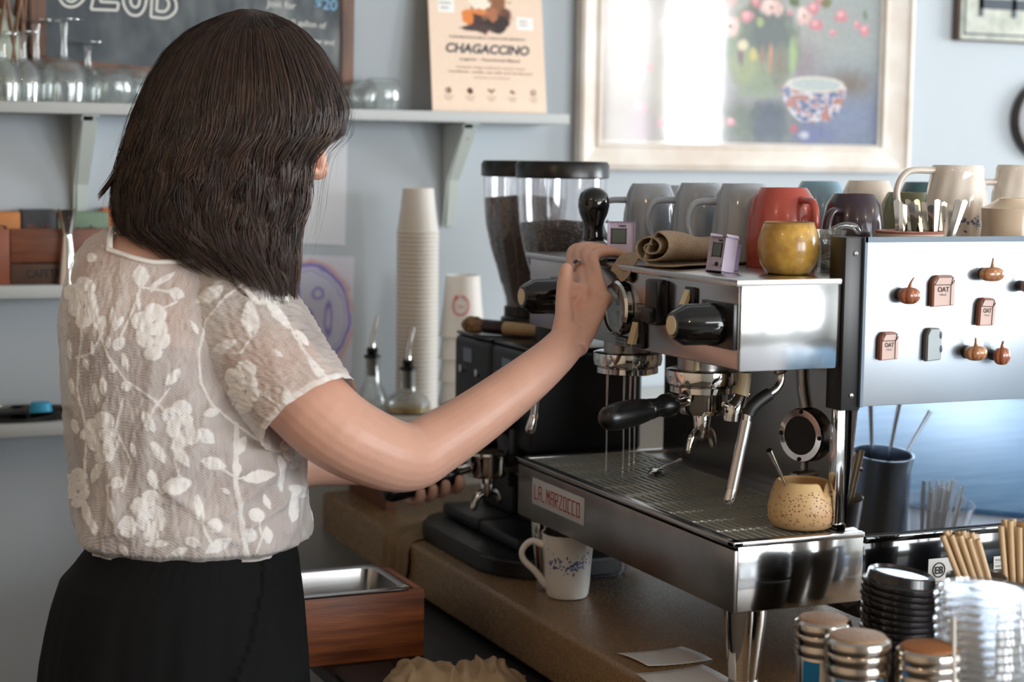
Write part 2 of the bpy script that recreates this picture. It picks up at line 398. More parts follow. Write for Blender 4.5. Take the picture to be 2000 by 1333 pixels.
# ================================================================ glassware on the shelf
def goblet(name, label, px, y, h, rb, stem, foot=.032):
    x = at(px, 150, y=y).x; t = thing(name, label, 'glass', (x, y, SHZ), 'upturned glasses on the upper shelf')
    hb = h-stem; c = (x, y, SHZ)
    obj('bowl', lathe(NB(), c, [(rb*.93, 0), (rb, hb*.35), (rb*.98, hb*.6), (rb*.7, hb*.88), (.008, hb), (.006, hb+.004), (rb*.66, hb*.86), (rb*.94, hb*.58), (rb*.95, hb*.35), (rb*.9, 0)], 28, cap=False), glass, t)
    obj('stem', lathe(NB(), c, [(.007, hb-.002), (.0055, hb+stem*.5), (.009, h-.006), (foot*.5, h-.003), (foot, h-.001), (foot, h+.001), (0, h+.001)], 24), glass, t)
    return t
def tumbler(label, px, y, h, r, handle=True, base=None, grp='upturned glasses on the upper shelf'):
    z0 = SHZ if base is None else base; x = at(px, 180, y=y).x
    t = thing('glass_mug', label, 'glass', (x, y, z0), grp); c = (x, y, z0)
    obj('body', lathe(NB(), c, [(r*.86, 0), (r, h*.3), (r, h*.65), (r*.8, h*.93), (r*.6, h), (0, h), (0, h-.008), (r*.6, h-.01), (r*.92, h*.6), (r*.92, h*.3), (r*.8, 0)], 28, cap=False), glass, t)
    if handle: obj('handle', tube(NB(), [Vector(c)+Vector((-r*.95, -.01, h*.25)), Vector(c)+Vector((-r*1.5, -.015, h*.35)), Vector(c)+Vector((-r*1.5, -.015, h*.65)), Vector(c)+Vector((-r*.95, -.01, h*.75))], .005, 8, n=4), glass, t)
    return t
goblet('goblet', 'tall upturned goblet standing nearest the dark slate edge', 126, 3.425, .152, .044, .07, .038)
goblet('goblet', 'tall upturned goblet behind, in front of the brown frame', 72, 3.475, .152, .04, .072, .036)
goblet('goblet', 'shorter upturned goblet between tall goblet and glass mugs', 172, 3.475, .115, .032, .045, .034)
goblet('goblet', 'short round upturned goblet second from the left edge', 46, 3.405, .125, .034, .05, .036)
goblet('goblet', 'upturned goblet cut by the left edge of the picture', 6, 3.405, .12, .036, .045, .035)
tumbler('squat clear glass mug to the right of the goblets', 218, 3.43, .066, .046, False)
tumbler('clear glass mug half hidden behind the woman\'s hair, left side', 262, 3.47, .07, .036)
tumbler('frosted small glass at the edge of the woman\'s hair', 290, 3.42, .05, .03, False)
tumbler('rounded glass mug with handle right of the woman\'s fringe', 745, 3.45, .065, .043)
tumbler('glass mug just behind the woman\'s fringe', 706, 3.48, .06, .034)

# ================================================================ poster
pp = thing('poster', 'peach card poster reading CHAGACCINO on the upper shelf', 'poster', (at(955, 220, y=3.44).x, 3.44, SHZ))
a, b2 = at(845, 219, y=3.42), at(1068, 221, y=3.45); a.z = b2.z = SHZ+.0005
up = (at(834, -60, y=3.48)-a).normalized(); H_ = .40
tl, tr = a+up*H_, b2+up*H_
N = (b2-a).cross(up).normalized()
def posterfn(u, v):
    c = np.tile(np.array([234, 208, 186.]), (len(u), 1)); c += (vnoise(u*150, v*190, 5)-.5)[:, None]*10
    # photo print of a dark iced drink with orange peel
    y = (v*H_*1000); x = u*226          # millimetres
    sx, sy = x, 400-y                   # sy: mm above the shelf
    def blob(cx, cy, rx, ry, col, soft=.18):
        d = np.sqrt(((sx-cx)/rx)**2+((sy-cy)/ry)**2)+(vnoise(sx/9, sy/9, 6)-.5)*.35
        k = np.clip((1-d)/soft, 0, 1)[:, None]; nonlocal c; c = c*(1-k)+np.array(col, float)*k
    blob(118, 205, 46, 42, (92, 56, 44)); blob(92, 196, 26, 26, (66, 44, 40)); blob(132, 188, 28, 22, (48, 36, 34)); blob(120, 250, 40, 60, (140, 92, 62)); blob(76, 200, 13, 20, (222, 128, 60)); blob(96, 212, 22, 8, (214, 130, 70))
    blob(100, 232, 24, 16, (240, 226, 208)); blob(125, 206, 12, 16, (170, 108, 76)); blob(95, 177, 40, 7, (72, 52, 50))
    for bx0, bx1, by0, by1 in ((18, 50, 206, 262), (172, 206, 178, 205)):
        k = ((sx > bx0) & (sx < bx1) & (sy > by0) & (sy < by1))[:, None]; c = np.where(k, np.array([238, 236, 232.]), c)
    k = np.clip((90-sy)/90, 0, 1)[:, None]*.25; c = c*(1-k)+np.array([238, 220, 200.])*k
    return c
bk = NB(); slab(bk, [a, b2, tr, tl], N, .002); 
bmesh.ops.translate(bk, vec=-N*.0004, verts=bk.verts); obj('card', bk, mat('card_back', (220, 190, 160), .7), pp)
paint('print', tl, tr, a, b2, 180, 320, posterfn, attrmat('poster_print', rough=.55), pp)
Xp = (b2-a).normalized(); pm = mat('poster_ink', (60, 48, 46), .6); pb = mat('poster_brown', (128, 88, 66), .6)
def pt(xmm, zmm): return a+Xp*xmm*.001*1.0+up*zmm*.001
W = (b2-a).length*1000; f = W/226
for s, x, z, wd, h, m_, sh, bo in (('FUNDMUSHROOM & CORDYCEPS BENEFITS', 38, 154, 150, 5, pm, .1, .01), ('CHAGACCINO', 30, 124, 166, 19, mat('poster_bold', (44, 54, 66), .6), .2, .035),
      ('organic - Functional Blend', 56, 108, 120, 5.5, pm, .2, .02), ('cinnamon, chaga mushroom extract, cacao,', 48, 92, 138, 4, pb, .1, .01),
      ('monkfruit, vanilla, oat milk and cardamom', 34, 82, 166, 4.5, pb, .1, .015), ('* SWEETENED WITH MONKFRUIT', 80, 71, 74, 3, pb, .1, 0)):
    text('lettering', s, pt(x*f, z), Xp, up, h*.001, m_, pp, width=wd*f*.001, shear=sh, bold=bo)
for k, s in enumerate(('ADAPTOGEN\nBLEND', 'SUGAR\nFREE', 'PLANT\nBASED', 'DAIRY\nFREE', 'LOW\nCALORIE')):
    cx = (32+k*42)*f
    q = NB(); cc = pt(cx, 44)+N*.0006
    if k in (0, 1, 4): lathe(q, cc, [(.0065, 0), (.0065, .0003), (.0065 if k == 1 else .0048, .0003), (.0065 if k == 1 else .0048, 0)], 16, N, cap=(k == 1))
    if k == 0: ellipsoid(q, cc+Xp*.001, (Xp*.003, up*.0045, N*.0003), 12, 6)
    if k == 2:
        for s_ in (-1, 1): ellipsoid(q, cc+Xp*.004*s_+up*.002, ((Xp*s_+up*.6)*.0045, (up-Xp*s_*.6)*.002, N*.0003), 12, 6)
        tube(q, [cc-up*.006, cc], .0008, 5)
    if k == 3: ellipsoid(q, cc, ((Xp-up*.4)*.006, (up+Xp*.4)*.003, N*.0003), 14, 6)
    if k == 4: tube(q, [cc-Xp*.004-up*.004, cc+Xp*.004+up*.004], .0006, 5)
    obj('icon', q, pb, pp)
    text('icon_caption', s.split('\n')[0], pt(cx-11, 30), Xp, up, .003, pb, pp, width=.022); text('icon_caption', s.split('\n')[1], pt(cx-7, 24), Xp, up, .003, pb, pp, width=.014)
text('bubble_caption', 'COMFORTING', pt(20*f, 224), Xp, up, .004, pm, pp, width=.028); text('bubble_caption', 'BREW', pt(24*f, 214), Xp, up, .004, pm, pp, width=.018)
text('bubble_caption', 'DELI\'S', pt(179*f, 194), Xp, up, .004, pb, pp, width=.018); text('bubble_caption', 'GOLD', pt(179*f, 186), Xp, up, .004, pb, pp, width=.018)

# ================================================================ framed painting
fr = thing('framed_painting', 'large whitewashed frame with a floral still life behind glass', 'picture', at(1455, 335, y=WY))
FY = WY-.035
P = lambda px, py, y=FY: at(px, py, y=y)
o_bl, o_br = P(1132, 336), P(1777, 333); zb = (o_bl.z+o_br.z)/2
x0, x1 = o_bl.x, o_br.x; i0 = P(1182, 280).x; i1 = P(1722, 280).x; iz = P(1450, 279).z; ztop = zb+.72; izt = ztop-(iz-zb)
fm = mat('whitewashed_wood', (236, 230, 222), .55, rgb2=(216, 202, 188), nscale=9, stretch=(1, 1, 1), bump=.4, bscale=80)
def rail(pts_out, pts_in):
    q = NB(); n_ = 6; A, B_ = [Vector(p) for p in pts_out]; C_, D_ = [Vector(p) for p in pts_in]
    prof = [(0, 0), (0, .03), (.12, .034), (.2, .026), (.75, .016), (.8, .022), (.9, .022), (.93, .014), (1, .012), (1, 0)]   # (across, out from the wall)
    R = []
    for (a_, h) in prof:
        R.append([q.verts.new(Vector((A.x+(C_.x-A.x)*a_, FY+.03-h, A.z+(C_.z-A.z)*a_))), q.verts.new(Vector((B_.x+(D_.x-B_.x)*a_, FY+.03-h, B_.z+(D_.z-B_.z)*a_)))])
    for r1, r2 in zip(R, R[1:]+R[:1]): q.faces.new((r1[0], r1[1], r2[1], r2[0]))
    q.faces.new([r[0] for r in R]); q.faces.new([r[1] for r in R][::-1]); return q
Z = lambda x, z: (x, 0, z)
for o_, i_ in (((Z(x0, zb), Z(x1, zb)), (Z(i0, iz), Z(i1, iz))), ((Z(x0, ztop), Z(x1, ztop)), (Z(i0, izt), Z(i1, izt))),
             ((Z(x0, zb), Z(x0, ztop)), (Z(i0, iz), Z(i0, izt))), ((Z(x1, zb), Z(x1, ztop)), (Z(i1, iz), Z(i1, izt)))):
    obj('frame_rail', rail(o_, i_), fm, fr, ang=25)
def paintfn(u, v):
    # authored in photo pixels of the picture opening (x 1182..1722, y -230..280)
    x = 1182+u*540; y = 280-(1-v)*(izt-iz)*FPX/proj(at(1450, 280, y=FY))[2]
    n1 = vnoise(x/26, y/60, 1); n2 = vnoise(x/9, y/16, 2); n3 = vnoise(x/70, y/90, 3)
    c = np.zeros((len(x), 3))
    def lerp(a_, b_, k): return np.array(a_, float)*(1-k[:, None])+np.array(b_, float)*k[:, None]
    k = np.clip((x-1200)/500, 0, 1)
    c[:] = lerp((196, 186, 178), (150, 158, 158), k)
    t_ = np.clip((y-90)/140, 0, 1)[:, None]; c = c*(1-t_)+lerp((150, 134, 120), (104, 116, 140), k)*t_
    def blob(cx, cy, rx, ry, col, soft=.3, jag=.3, op=1.):
        nonlocal c
        d = np.sqrt(((x-cx)/rx)**2+((y-cy)/ry)**2)+(n2-.5)*jag; kk = (np.clip((1-d)/soft, 0, 1)*op)[:, None]
        c = c*(1-kk)+np.array(col, float)*kk
    blob(1660, 160, 70, 40, (112, 100, 92), .9); blob(1560, 120, 60, 60, (138, 122, 132), .8, op=.7)
    blob(1480, 245, 110, 60, (92, 106, 88), .7); blob(1650, 230, 110, 60, (116, 128, 158), .8); blob(1500, 240, 46, 60, (64, 74, 92), .6)
    blob(1300, 180, 40, 120, (176, 168, 150), .8); blob(1255, 250, 30, 40, (150, 120, 130), .8)
    # glass vase and stems
    blob(1483, 95, 80, 98, (122, 136, 106), .16, .1); blob(1495, 60, 62, 70, (72, 84, 78), .5); blob(1450, 130, 36, 46, (142, 152, 108), .5); blob(1520, 130, 24, 50, (110, 112, 92), .5)
    for cx, cy, rx, ry, col in ((1442, 100, 8, 40, (108, 88, 92)), (1500, 110, 6, 40, (176, 122, 86)), (1484, 112, 5, 30, (150, 104, 82)), (1520, 120, 5, 30, (120, 96, 70)), (1466, 108, 10, 16, (190, 178, 96)), (1545, 110, 9, 50, (150, 176, 120)), (1480, 185, 60, 10, (128, 142, 118))):
        blob(cx, cy, rx, ry, col, .5, .4)
    # blossoms
    F = [(1420, 55, 24, 26), (1500, 15, 26, 20), (1405, 8, 30, 24), (1345, 30, 30, 34), (1565, 28, 18, 20), (1300, 60, 18, 22), (1360, -20, 40, 26), (1470, -30, 40, 26), (1560, -30, 30, 24), (1250, -30, 40, 40), (1530, -80, 50, 40), (1400, -90, 60, 40), (1620, -60, 36, 30)]
    for i, (cx, cy, rx, ry) in enumerate(F):
        blob(cx, cy, rx, ry, (226, 186, 180), .4, .5); blob(cx-4, cy-5, rx*.6, ry*.6, (236, 212, 204), .5, .5); blob(cx, cy, rx*.22, ry*.22, (150, 112, 84), .5)
    for cx, cy, r_ in ((1452, 35, 16), (1583, 12, 15), (1590, 44, 15), (1625, 58, 9), (1640, 24, 16), (1690, 50, 13), (1672, 40, 9), (1536, 22, 8), (1320, 72, 10), (1600, -10, 18), (1270, 140, 10), (1250, 215, 18), (1294, 245, 12), (1405, 240, 13), (1427, 240, 11), (1470, 5, 12)):
        blob(cx, cy, r_, r_, (206, 128, 138), .5, .5); blob(cx-2, cy-3, r_*.5, r_*.5, (228, 170, 174), .5, .4)
    for cx, cy, rx, ry, col in ((1478, 45, 10, 12, (150, 164, 92)), (1446, 90, 13, 14, (216, 206, 168)), (1690, 20, 6, 14, (96, 118, 96)), (1322, 125, 9, 20, (110, 124, 90)), (1545, 0, 14, 16, (90, 104, 70)), (1610, 0, 12, 12, (110, 112, 70)), (1380, 30, 10, 14, (120, 128, 90))):
        blob(cx, cy, rx, ry, col, .5, .5)
    # blue and white bowl with rust flowers
    kb = ((y > 163) & (y < 236) & (np.abs(x-1590) < 60*np.sqrt(np.clip(1-((y-160)/80)**2, 0, 1))+6))
    pat = vnoise(x/8, y/7, 9); bc = np.where((pat > .62)[:, None], np.array([170, 116, 110.]), np.where((pat < .42)[:, None], np.array([98, 108, 150.]), np.array([206, 206, 214.])))
    c = np.where(kb[:, None], bc, c)
    blob(1592, 162, 62, 17, (222, 212, 200), .1, 0); blob(1592, 162, 56, 13, (178, 190, 190), .15, .1)
    blob(1590, 262, 46, 26, (104, 112, 156), .6, .5); blob(1550, 250, 10, 12, (176, 92, 104), .6); blob(1572, 262, 14, 10, (196, 196, 210), .6)
    c += (vnoise(x/4, y/3, 11)-.5)[:, None]*16
    return np.clip(c*1.0+10, 0, 255)
pw = attrmat('oil_paint', rough=.5)
paint('canvas', (i0, FY+.02, izt), (i1, FY+.02, izt), (i0, FY+.02, iz), (i1, FY+.02, iz), 420, 380, paintfn, pw, fr)
obj('backing', box(NB(), x0+.02, x1-.02, FY+.021, WY-.001, zb+.02, ztop-.02), dk, fr)
obj('glass_pane', slab(NB(), [(i0-.004, FY+.013, iz-.004), (i1+.004, FY+.013, iz-.004), (i1+.004, FY+.013, izt), (i0-.004, FY+.013, izt)], (0, -1, 0), .002), glassy('picture_glass', base=.02, edge=.22, rough=.05), fr)

# ---- sign with a letter, round plaque at the right edge
sg = thing('letter_sign', 'cream mosaic wall sign with a big dark T, top right corner', 'sign', at(1950, 80, y=WY))
s0 = at(1869, 80, y=WY-.02); w_ = .42; hh = .5; sx0, sz0 = s0.x, at(1930, 81, y=WY-.02).z
mosaic = mat('crackled_cream', (206, 208, 196), .5, rgb2=(160, 166, 154), nscale=30)
obj('board', box(NB(), sx0, sx0+w_, WY-.022, WY-.001, sz0, sz0+hh, bev=.002), mat('sign_edge', (92, 76, 66), .6), sg)
obj('face', box(NB(), sx0+.006, sx0+w_-.004, WY-.025, WY-.021, sz0+.003, sz0+hh-.004), mosaic, sg)
navy = mat('navy_paint', (44, 56, 70), .5)
q = NB(); g = .014; zz0 = sz0+.013; xx0 = sx0+.014
box(q, xx0, sx0+w_-.012, WY-.0262, WY-.0252, zz0, zz0+.0045); box(q, xx0, xx0+.0045, WY-.0262, WY-.0252, zz0, sz0+hh-.012)
obj('border_line', q, navy, sg)
q = NB(); lx, lz = at(1912, 30, y=WY-.026).x, at(1912, 30, y=WY-.026).z
box(q, lx, lx+.16, WY-.0266, WY-.0256, lz+.016, lz+.04); box(q, lx, lx+.012, WY-.0266, WY-.0256, lz-.002, lz+.06); box(q, lx+.095, lx+.108, WY-.0266, WY-.0256, lz-.002, lz+.3)
obj('letter', q, navy, sg)
rp = thing('round_plaque', 'round dark-rimmed wooden plaque on the wall at the right edge', 'plaque', at(2040, 235, y=WY))
cc = at(2042, 235, y=WY-.01)
obj('rim', lathe(NB(), cc, [(.082, .012), (.092, .016), (.098, .01), (.098, -.008), (.08, -.008)], 48, (0, -1, 0)), mat('dark_rim', (52, 44, 44), .4), rp)
obj('disc', lathe(NB(), cc, [(0, .008), (.083, .008), (.083, 0)], 48, (0, -1, 0)), mat('plaque_wood', (168, 140, 116), .6, noise=.3, nscale=30), rp)
q = NB(); 
for k in range(5): tube(q, [cc+Vector((-.05+.004*k, -.01, -.05+.03*k)), cc+Vector((.02, -.01, -.03+.02*k))], .003, 6)
obj('carving', q, mat('dark_rim', (52, 44, 44)), rp)

# ---- papers on the wall
def sheet(name, label, c4, m, fn=None, cat='paper'):
    t = thing(name, label, cat, Vector(c4[2])); bl_, br_, tl_, tr_ = c4[2], c4[3], c4[0], c4[1]
    q = NB(); slab(q, [bl_, br_, tr_, tl_], (0, -1, 0), .0008); bmesh.ops.translate(q, vec=(0, .0004, 0), verts=q.verts); obj('paper_sheet', q, m, t)
    if fn: paint('drawing', *[Vector(p)+Vector((0, -.0008, 0)) for p in (tl_, tr_, bl_, br_)], 200, 260, fn, attrmat('crayon_drawing', rough=.8), t)
    return t
wy = WY-.003; S = lambda *a_: [at(px, py, y=wy) for px, py in a_]
sheet('wall_note', 'blank white sheet taped to the wall beside the woman\'s nose', S((560, 262), (679, 266), (556, 474), (674, 480)), mat('white_paper', (222, 224, 230), .7))
def drawfn(u, v):
    x = 545+u*147; y = 498+v*232; c = np.tile(np.array([216, 214, 226.]), (len(x), 1))
    def ring(cx, cy, rx, ry, wd, col, op=.8, jit=.08):
        nonlocal c
        d = np.sqrt(((x-cx)/rx)**2+((y-cy)/ry)**2)+(vnoise(x/14, y/14, 3)-.5)*jit; k = (np.exp(-((d-1)/wd)**2)*op)[:, None]; c = c*(1-k)+np.array(col, float)*k
    k = (np.clip((1-np.sqrt(((x-610)/72)**2+((y-618)/98)**2))*8, 0, 1)*.35)[:, None]; c = c*(1-k)+np.array([190, 200, 236.])*k
    ring(612, 620, 80, 108, .035, (222, 160, 150), .7); ring(610, 618, 74, 100, .035, (120, 110, 200), .9); ring(610, 620, 66, 92, .02, (150, 148, 214), .6)
    for cx, cy, rx, ry in ((585, 575, 9, 22), (628, 573, 8, 10), (648, 620, 6, 26), (608, 622, 10, 14), (600, 655, 9, 14), (640, 690, 6, 16), (575, 690, 12, 10), (570, 620, 8, 16)):
        ring(cx, cy, rx, ry, .3, (122, 108, 205), .75, .5)
    return c
sheet('spiral_drawing', 'purple and pink crayon drawing taped low on the wall', S((530, 495), (692, 502), (526, 728), (686, 732)), mat('white_paper', (222, 224, 230)), drawfn, 'drawing')

# ================================================================ left shelves
def tin(label, px0, px1, pyt, pyb, y, dep, rgb, cat='box', name='card_box', word=None, wm_=None):
    A, B_ = at(px0, pyt, y=y), at(px1, pyt, y=y); zb_ = SH2; zt = A.z
    t = thing(name, label, cat, ((A.x+B_.x)/2, y, zb_)); m_ = mat('board_%d_%d_%d' % rgb, rgb, .55, noise=.25, nscale=14)
    obj('carton', box(NB(), A.x, B_.x-.002, y, y+dep, zb_, zt, bev=.0015), m_, t)
    obj('lid_flap', box(NB(), A.x+.001, B_.x-.003, y+.001, y+dep-.001, zt, zt+.002), m_, t)
    if word: text('lettering', word, Vector((A.x+(B_.x-A.x)*.15, y-.0002, zb_+(zt-zb_)*.72 if zt-zb_ > .09 else zb_+.01)), (1, 0, 0), (0, 0, 1), .014, wm_ or ink, t, width=(B_.x-A.x)*.6)
    return t
tin('orange tea carton at the left edge of the middle shelf', -60, 42, 416, 550, 3.47, .05, (206, 130, 60), word='02')
tin('charcoal grey carton between the orange and green ones', 43, 112, 412, 550, 3.47, .05, (70, 72, 78), word='No 12', wm_=mat('rust_ink', (150, 90, 60), .6))
tin('sage green carton behind the steel jigger', 113, 214, 416, 550, 3.47, .05, (126, 152, 126), word='herb')
tin('small orange carton tucked behind the woman\'s shoulder', 200, 240, 408, 550, 3.49, .03, (214, 120, 60))
cr8 = thing('wooden_crate', 'long reddish wooden tea crate on the middle shelf', 'crate', (at(90, 555, y=3.42).x, 3.42, SH2))
wdm = mat('stained_crate_wood', (138, 80, 52), .5, rgb2=(100, 56, 38), nscale=9, stretch=(1, 1, 8))
xa, xb, xc = at(-60, 500, y=3.42).x, at(18, 500, y=3.42).x, at(240, 500, y=3.42).x; zt = at(60, 447, y=3.42).z; zm = at(60, 514, y=3.42).z
obj('front_board', box(NB(), xb+.002, xc, 3.415, 3.425, zm+.001, zt, bev=.001), wdm, cr8)
obj('front_board', box(NB(), xb+.002, xc, 3.415, 3.425, SH2, zm-.001, bev=.001), mat('dark_crate_wood', (92, 62, 44), .5, noise=.3), cr8)
obj('corner_post', box(NB(), xa, xb, 3.412, 3.425, SH2, zt, bev=.001), mat('corner_orange_wood', (150, 78, 44), .5, noise=.3, nscale=15), cr8)
obj('side_board', box(NB(), xc-.008, xc, 3.425, 3.465, SH2, zt), wdm, cr8)
text('stamp', 'CAFETERIE', Vector((xb+.03, 3.4147, SH2+.012)), (1, 0, 0), (0, 0, 1), .016, ink, cr8, width=.085, bold=.01)
jx = at(132, 500, y=3.395).x; jz = SH2
jg = solo('jigger', lathe(NB(), (jx, 3.396, jz), [(.0195, 0), (.0185, .01), (.0095, .088), (.0088, .092), (.0095, .096), (.018, .138), (.019, .14), (.018, .1395), (.008, .097), (0, .094)], 32), mirror, 'steel hourglass jigger standing on the middle left shelf', 'jigger', (jx, 3.396, jz))
tr_ = thing('serving_tray', 'glossy black tray on the lowest left shelf', 'tray', (at(60, 822, y=3.45).x, 3.45, SH3))
tx = at(60, 822, y=3.45).x
q = NB(); lathe(q, (0, 0, 0), [(0, .002), (.9, .002), (.96, .006), (1, .018), (1.02, .018), (.97, 0), (0, 0)], 40)
for v in q.verts: v.co = Vector((tx-.02+v.co.x*.11, 3.455+v.co.y*.06, SH3+v.co.z))
obj('tray_body', q, blkgloss, tr_)
bx_ = at(80, 815, y=3.44).x
solo('blue_cup', lathe(NB(), (bx_, 3.44, SH3+.0035), [(.024, 0), (.022, .006), (.019, .026), (.018, .028), (0, .028)], 28), mat('turquoise_plastic', (20, 160, 205), .4), 'turquoise plastic cup upside down on the black tray', 'cup', (bx_, 3.44, SH3+.0035))
# switch plate by the shelf

# ================================================================ espresso machine
MY0, MY1 = 1.963, 2.66; MX0 = 1.155; TZ = 1.107
em = thing('espresso_machine', 'two-group stainless espresso machine on the brown counter', 'coffee machine', (1.45, 2.3, CT))
def part(name, bm, m, parent=None, **k): return obj(name, bm, m, parent or em, **k)
# tray body
grate_m = mat('grate_steel', (190, 192, 182), .4, .35)
def rect_ring(q, x0, x1, y0, y1, z0, z1, w_):
    L_ = []
    for d_, z in ((0, z0), (0, z1), (w_, z1), (w_, z0)):
        L_.append([q.verts.new(Vector(c_)) for c_ in ((x0+d_, y0+d_, z), (x1-d_, y0+d_, z), (x1-d_, y1-d_, z), (x0+d_, y1-d_, z))])
    for A, B_ in zip(L_, L_[1:]+L_[:1]):
        for i in range(4): q.faces.new((A[i], A[(i+1) % 4], B_[(i+1) % 4], B_[i]))
    return q
q = NB(); box(q, 1.16, 1.353, MY0, MY1, 1.012, TZ-.012, bev=.002); part('tray_body', q, steel_dk)
q = NB(); box(q, 1.165, 1.355, MY0-.0015, MY0, 1.014, TZ-.006, bev=.0004); part('end_plate', q, mirror)
q = NB(); box(q, 1.156, 1.172, MY0-.004, MY1+.003, TZ-.008, TZ, bev=.002); box(q, 1.156, 1.356, MY0-.004, MY0+.012, TZ-.008, TZ, bev=.002); box(q, 1.156, 1.43, MY1-.012, MY1+.003, TZ-.008, TZ, bev=.002)
part('tray_rim', q, steel)
part('tray_floor', box(NB(), 1.17, 1.428, MY0+.01, MY1-.01, TZ-.016, TZ-.014), steel_dk)
for k, (ya, yb) in enumerate(((MY0+.014, 2.306), (2.310, MY1-.014))):
    g = part('drip_grate', rect_ring(NB(), 1.171, 1.382, ya, yb, TZ-.009, TZ-.002, .004), grate_m, smooth=False)
    n = 17
    sm = None
    for i in range(n):
        x = 1.177+i*.0122
        q = NB(); box(q, x, x+.0042, ya, yb, TZ-.008, TZ-.003); s_ = obj('slat', q, grate_m, g, smooth=False)
    for j in range(1, 5):
        y = ya+(yb-ya)*j/5
        q = NB(); box(q, 1.173, 1.378, y-.003, y+.003, TZ-.0065, TZ-.0035)
        for i in range(n): box(q, 1.1765+i*.0122, 1.1815+i*.0122, y-.0045, y+.0045, TZ-.0035, TZ-.0018)
        ob_ = obj('cross_bar', q, grate_m, g, smooth=False); ob_['kind'] = 'stuff'
part('tray_shelf', box(NB(), 1.38, 1.43, MY0+.03, MY1-.012, TZ-.012, TZ-.004, bev=.001), steel_dk)
part('back_splash', box(NB(), 1.427, 1.433, MY0+.03, MY1, TZ-.004, 1.33), mat('splash_steel', (188, 182, 178), .26, 1, rvar=.05, nscale=6))
for y in (2.2, 2.42): part('splash_bolt', lathe(NB(), (1.427, y, 1.135), [(0, .004), (.004, .003), (.005, 0)], 12, (-1, 0, 0)), chrome)
# rear body
part('rear_body', box(NB(), 1.36, 1.75, MY0+.012, MY1, .985, 1.10, bev=.003), mat('black_enamel', (8, 9, 12), .08, coat=.5))
part('rear_core', box(NB(), 1.44, 1.75, MY0+.05, MY1, 1.10, 1.32), dk)
part('side_ledge', box(NB(), 1.362, 1.76, MY0+.004, MY0+.02, 1.088, 1.098, bev=.002), blkgloss)
# polished lower side panel, tucked in at its foot
q = NB(); slab(q, [(1.333, MY0+.010, 1.10), (1.75, MY0+.010, 1.10), (1.755, MY0-.002, 1.276), (1.340, MY0-.002, 1.276)], (0, -1, -.07), .003)
part('lower_side_panel', q, mat('blue_tinted_steel', (196, 210, 226), .035, 1, rvar=.015, nscale=3))
part('side_bolt', lathe(NB(), (1.352, MY0+.006, 1.19), [(0, .003), (.004, .002), (.0045, -.002)], 12, (0, -1, 0)), blkplastic)
# upper housing
hs = mat('housing_steel', (176, 172, 170), .22, 1, rvar=.05, nscale=7)
q = NB(); box(q, 1.158, 1.312, MY0+.003, 2.618, 1.327, 1.436, bev=.002); part('upper_housing', q, hs)
q = NB(); box(q, 1.16, 1.309, MY0-.001, MY0+.003, 1.326, 1.436, bev=.001); part('housing_end_plate', q, mat('end_plate_steel', (214, 216, 218), .13, 1, rvar=.08, nscale=7, bump=.35, bscale=7))
q = NB(); box(q, 1.153, 1.75, MY0-.001, 2.628, 1.434, 1.443, bev=.0015); part('top_plate', q, steel)
part('underside_plate', box(NB(), 1.312, 1.45, MY0+.02, 2.618, 1.318, 1.327), steel_dk)
part('black_upright', box(NB(), 1.310, 1.339, MY0-.006, MY0+.03, 1.27, 1.496, bev=.001), mat('dark_upright', (30, 29, 28), .35))
for z in (1.475, 1.29): part('upright_screw', lathe(NB(), (1.325, MY0-.006, z), [(0, .003), (.003, .002), (.0035, 0)], 10, (0, -1, 0)), steel_dk)
part('post', box(NB(), 1.318, 1.334, MY0+.012, MY0+.03, 1.115, 1.275, bev=.001), mirror)
part('post_seal', box(NB(), 1.334, 1.341, MY0+.014, MY0+.03, 1.10, 1.275), blkplastic)
part('rear_upper_core', box(NB(), 1.36, 1.745, MY0+.03, MY1-.04, 1.32, 1.434), dk)
# side panel with the magnets
q = NB(); box(q, 1.339, 1.76, MY0-.008, MY0-.001, 1.275, 1.494, bev=.0008); part('side_panel', q, mat('satin_panel', (186, 194, 202), .34, .9, rvar=.05, nscale=4))
q = NB(); box(q, 1.337, 1.762, MY0-.0105, MY0-.006, 1.4895, 1.4965); box(q, 1.3365, 1.341, MY0-.0105, MY0-.006, 1.274, 1.4965); part('panel_edge', q, mat('blue_grey_edge', (96, 116, 134), .4))
# rear rails of the cup tray
part('cup_rail', box(NB(), 1.745, 1.75, MY0, 2.62, 1.443, 1.49), steel)
# legs
for (x, y) in ((1.2, 2.0), (1.185, 2.59), (1.70, 2.03), (1.70, 2.6)):
    l = part('leg', lathe(NB(), (x, y, CT), [(.0185, .012), (.0285, .095), (.029, .112)], 28), chrome)
    obj('foot', lathe(NB(), (x, y, CT), [(.02, 0), (.021, .003), (.019, .014), (0, .014)], 24), steel_dk, l)
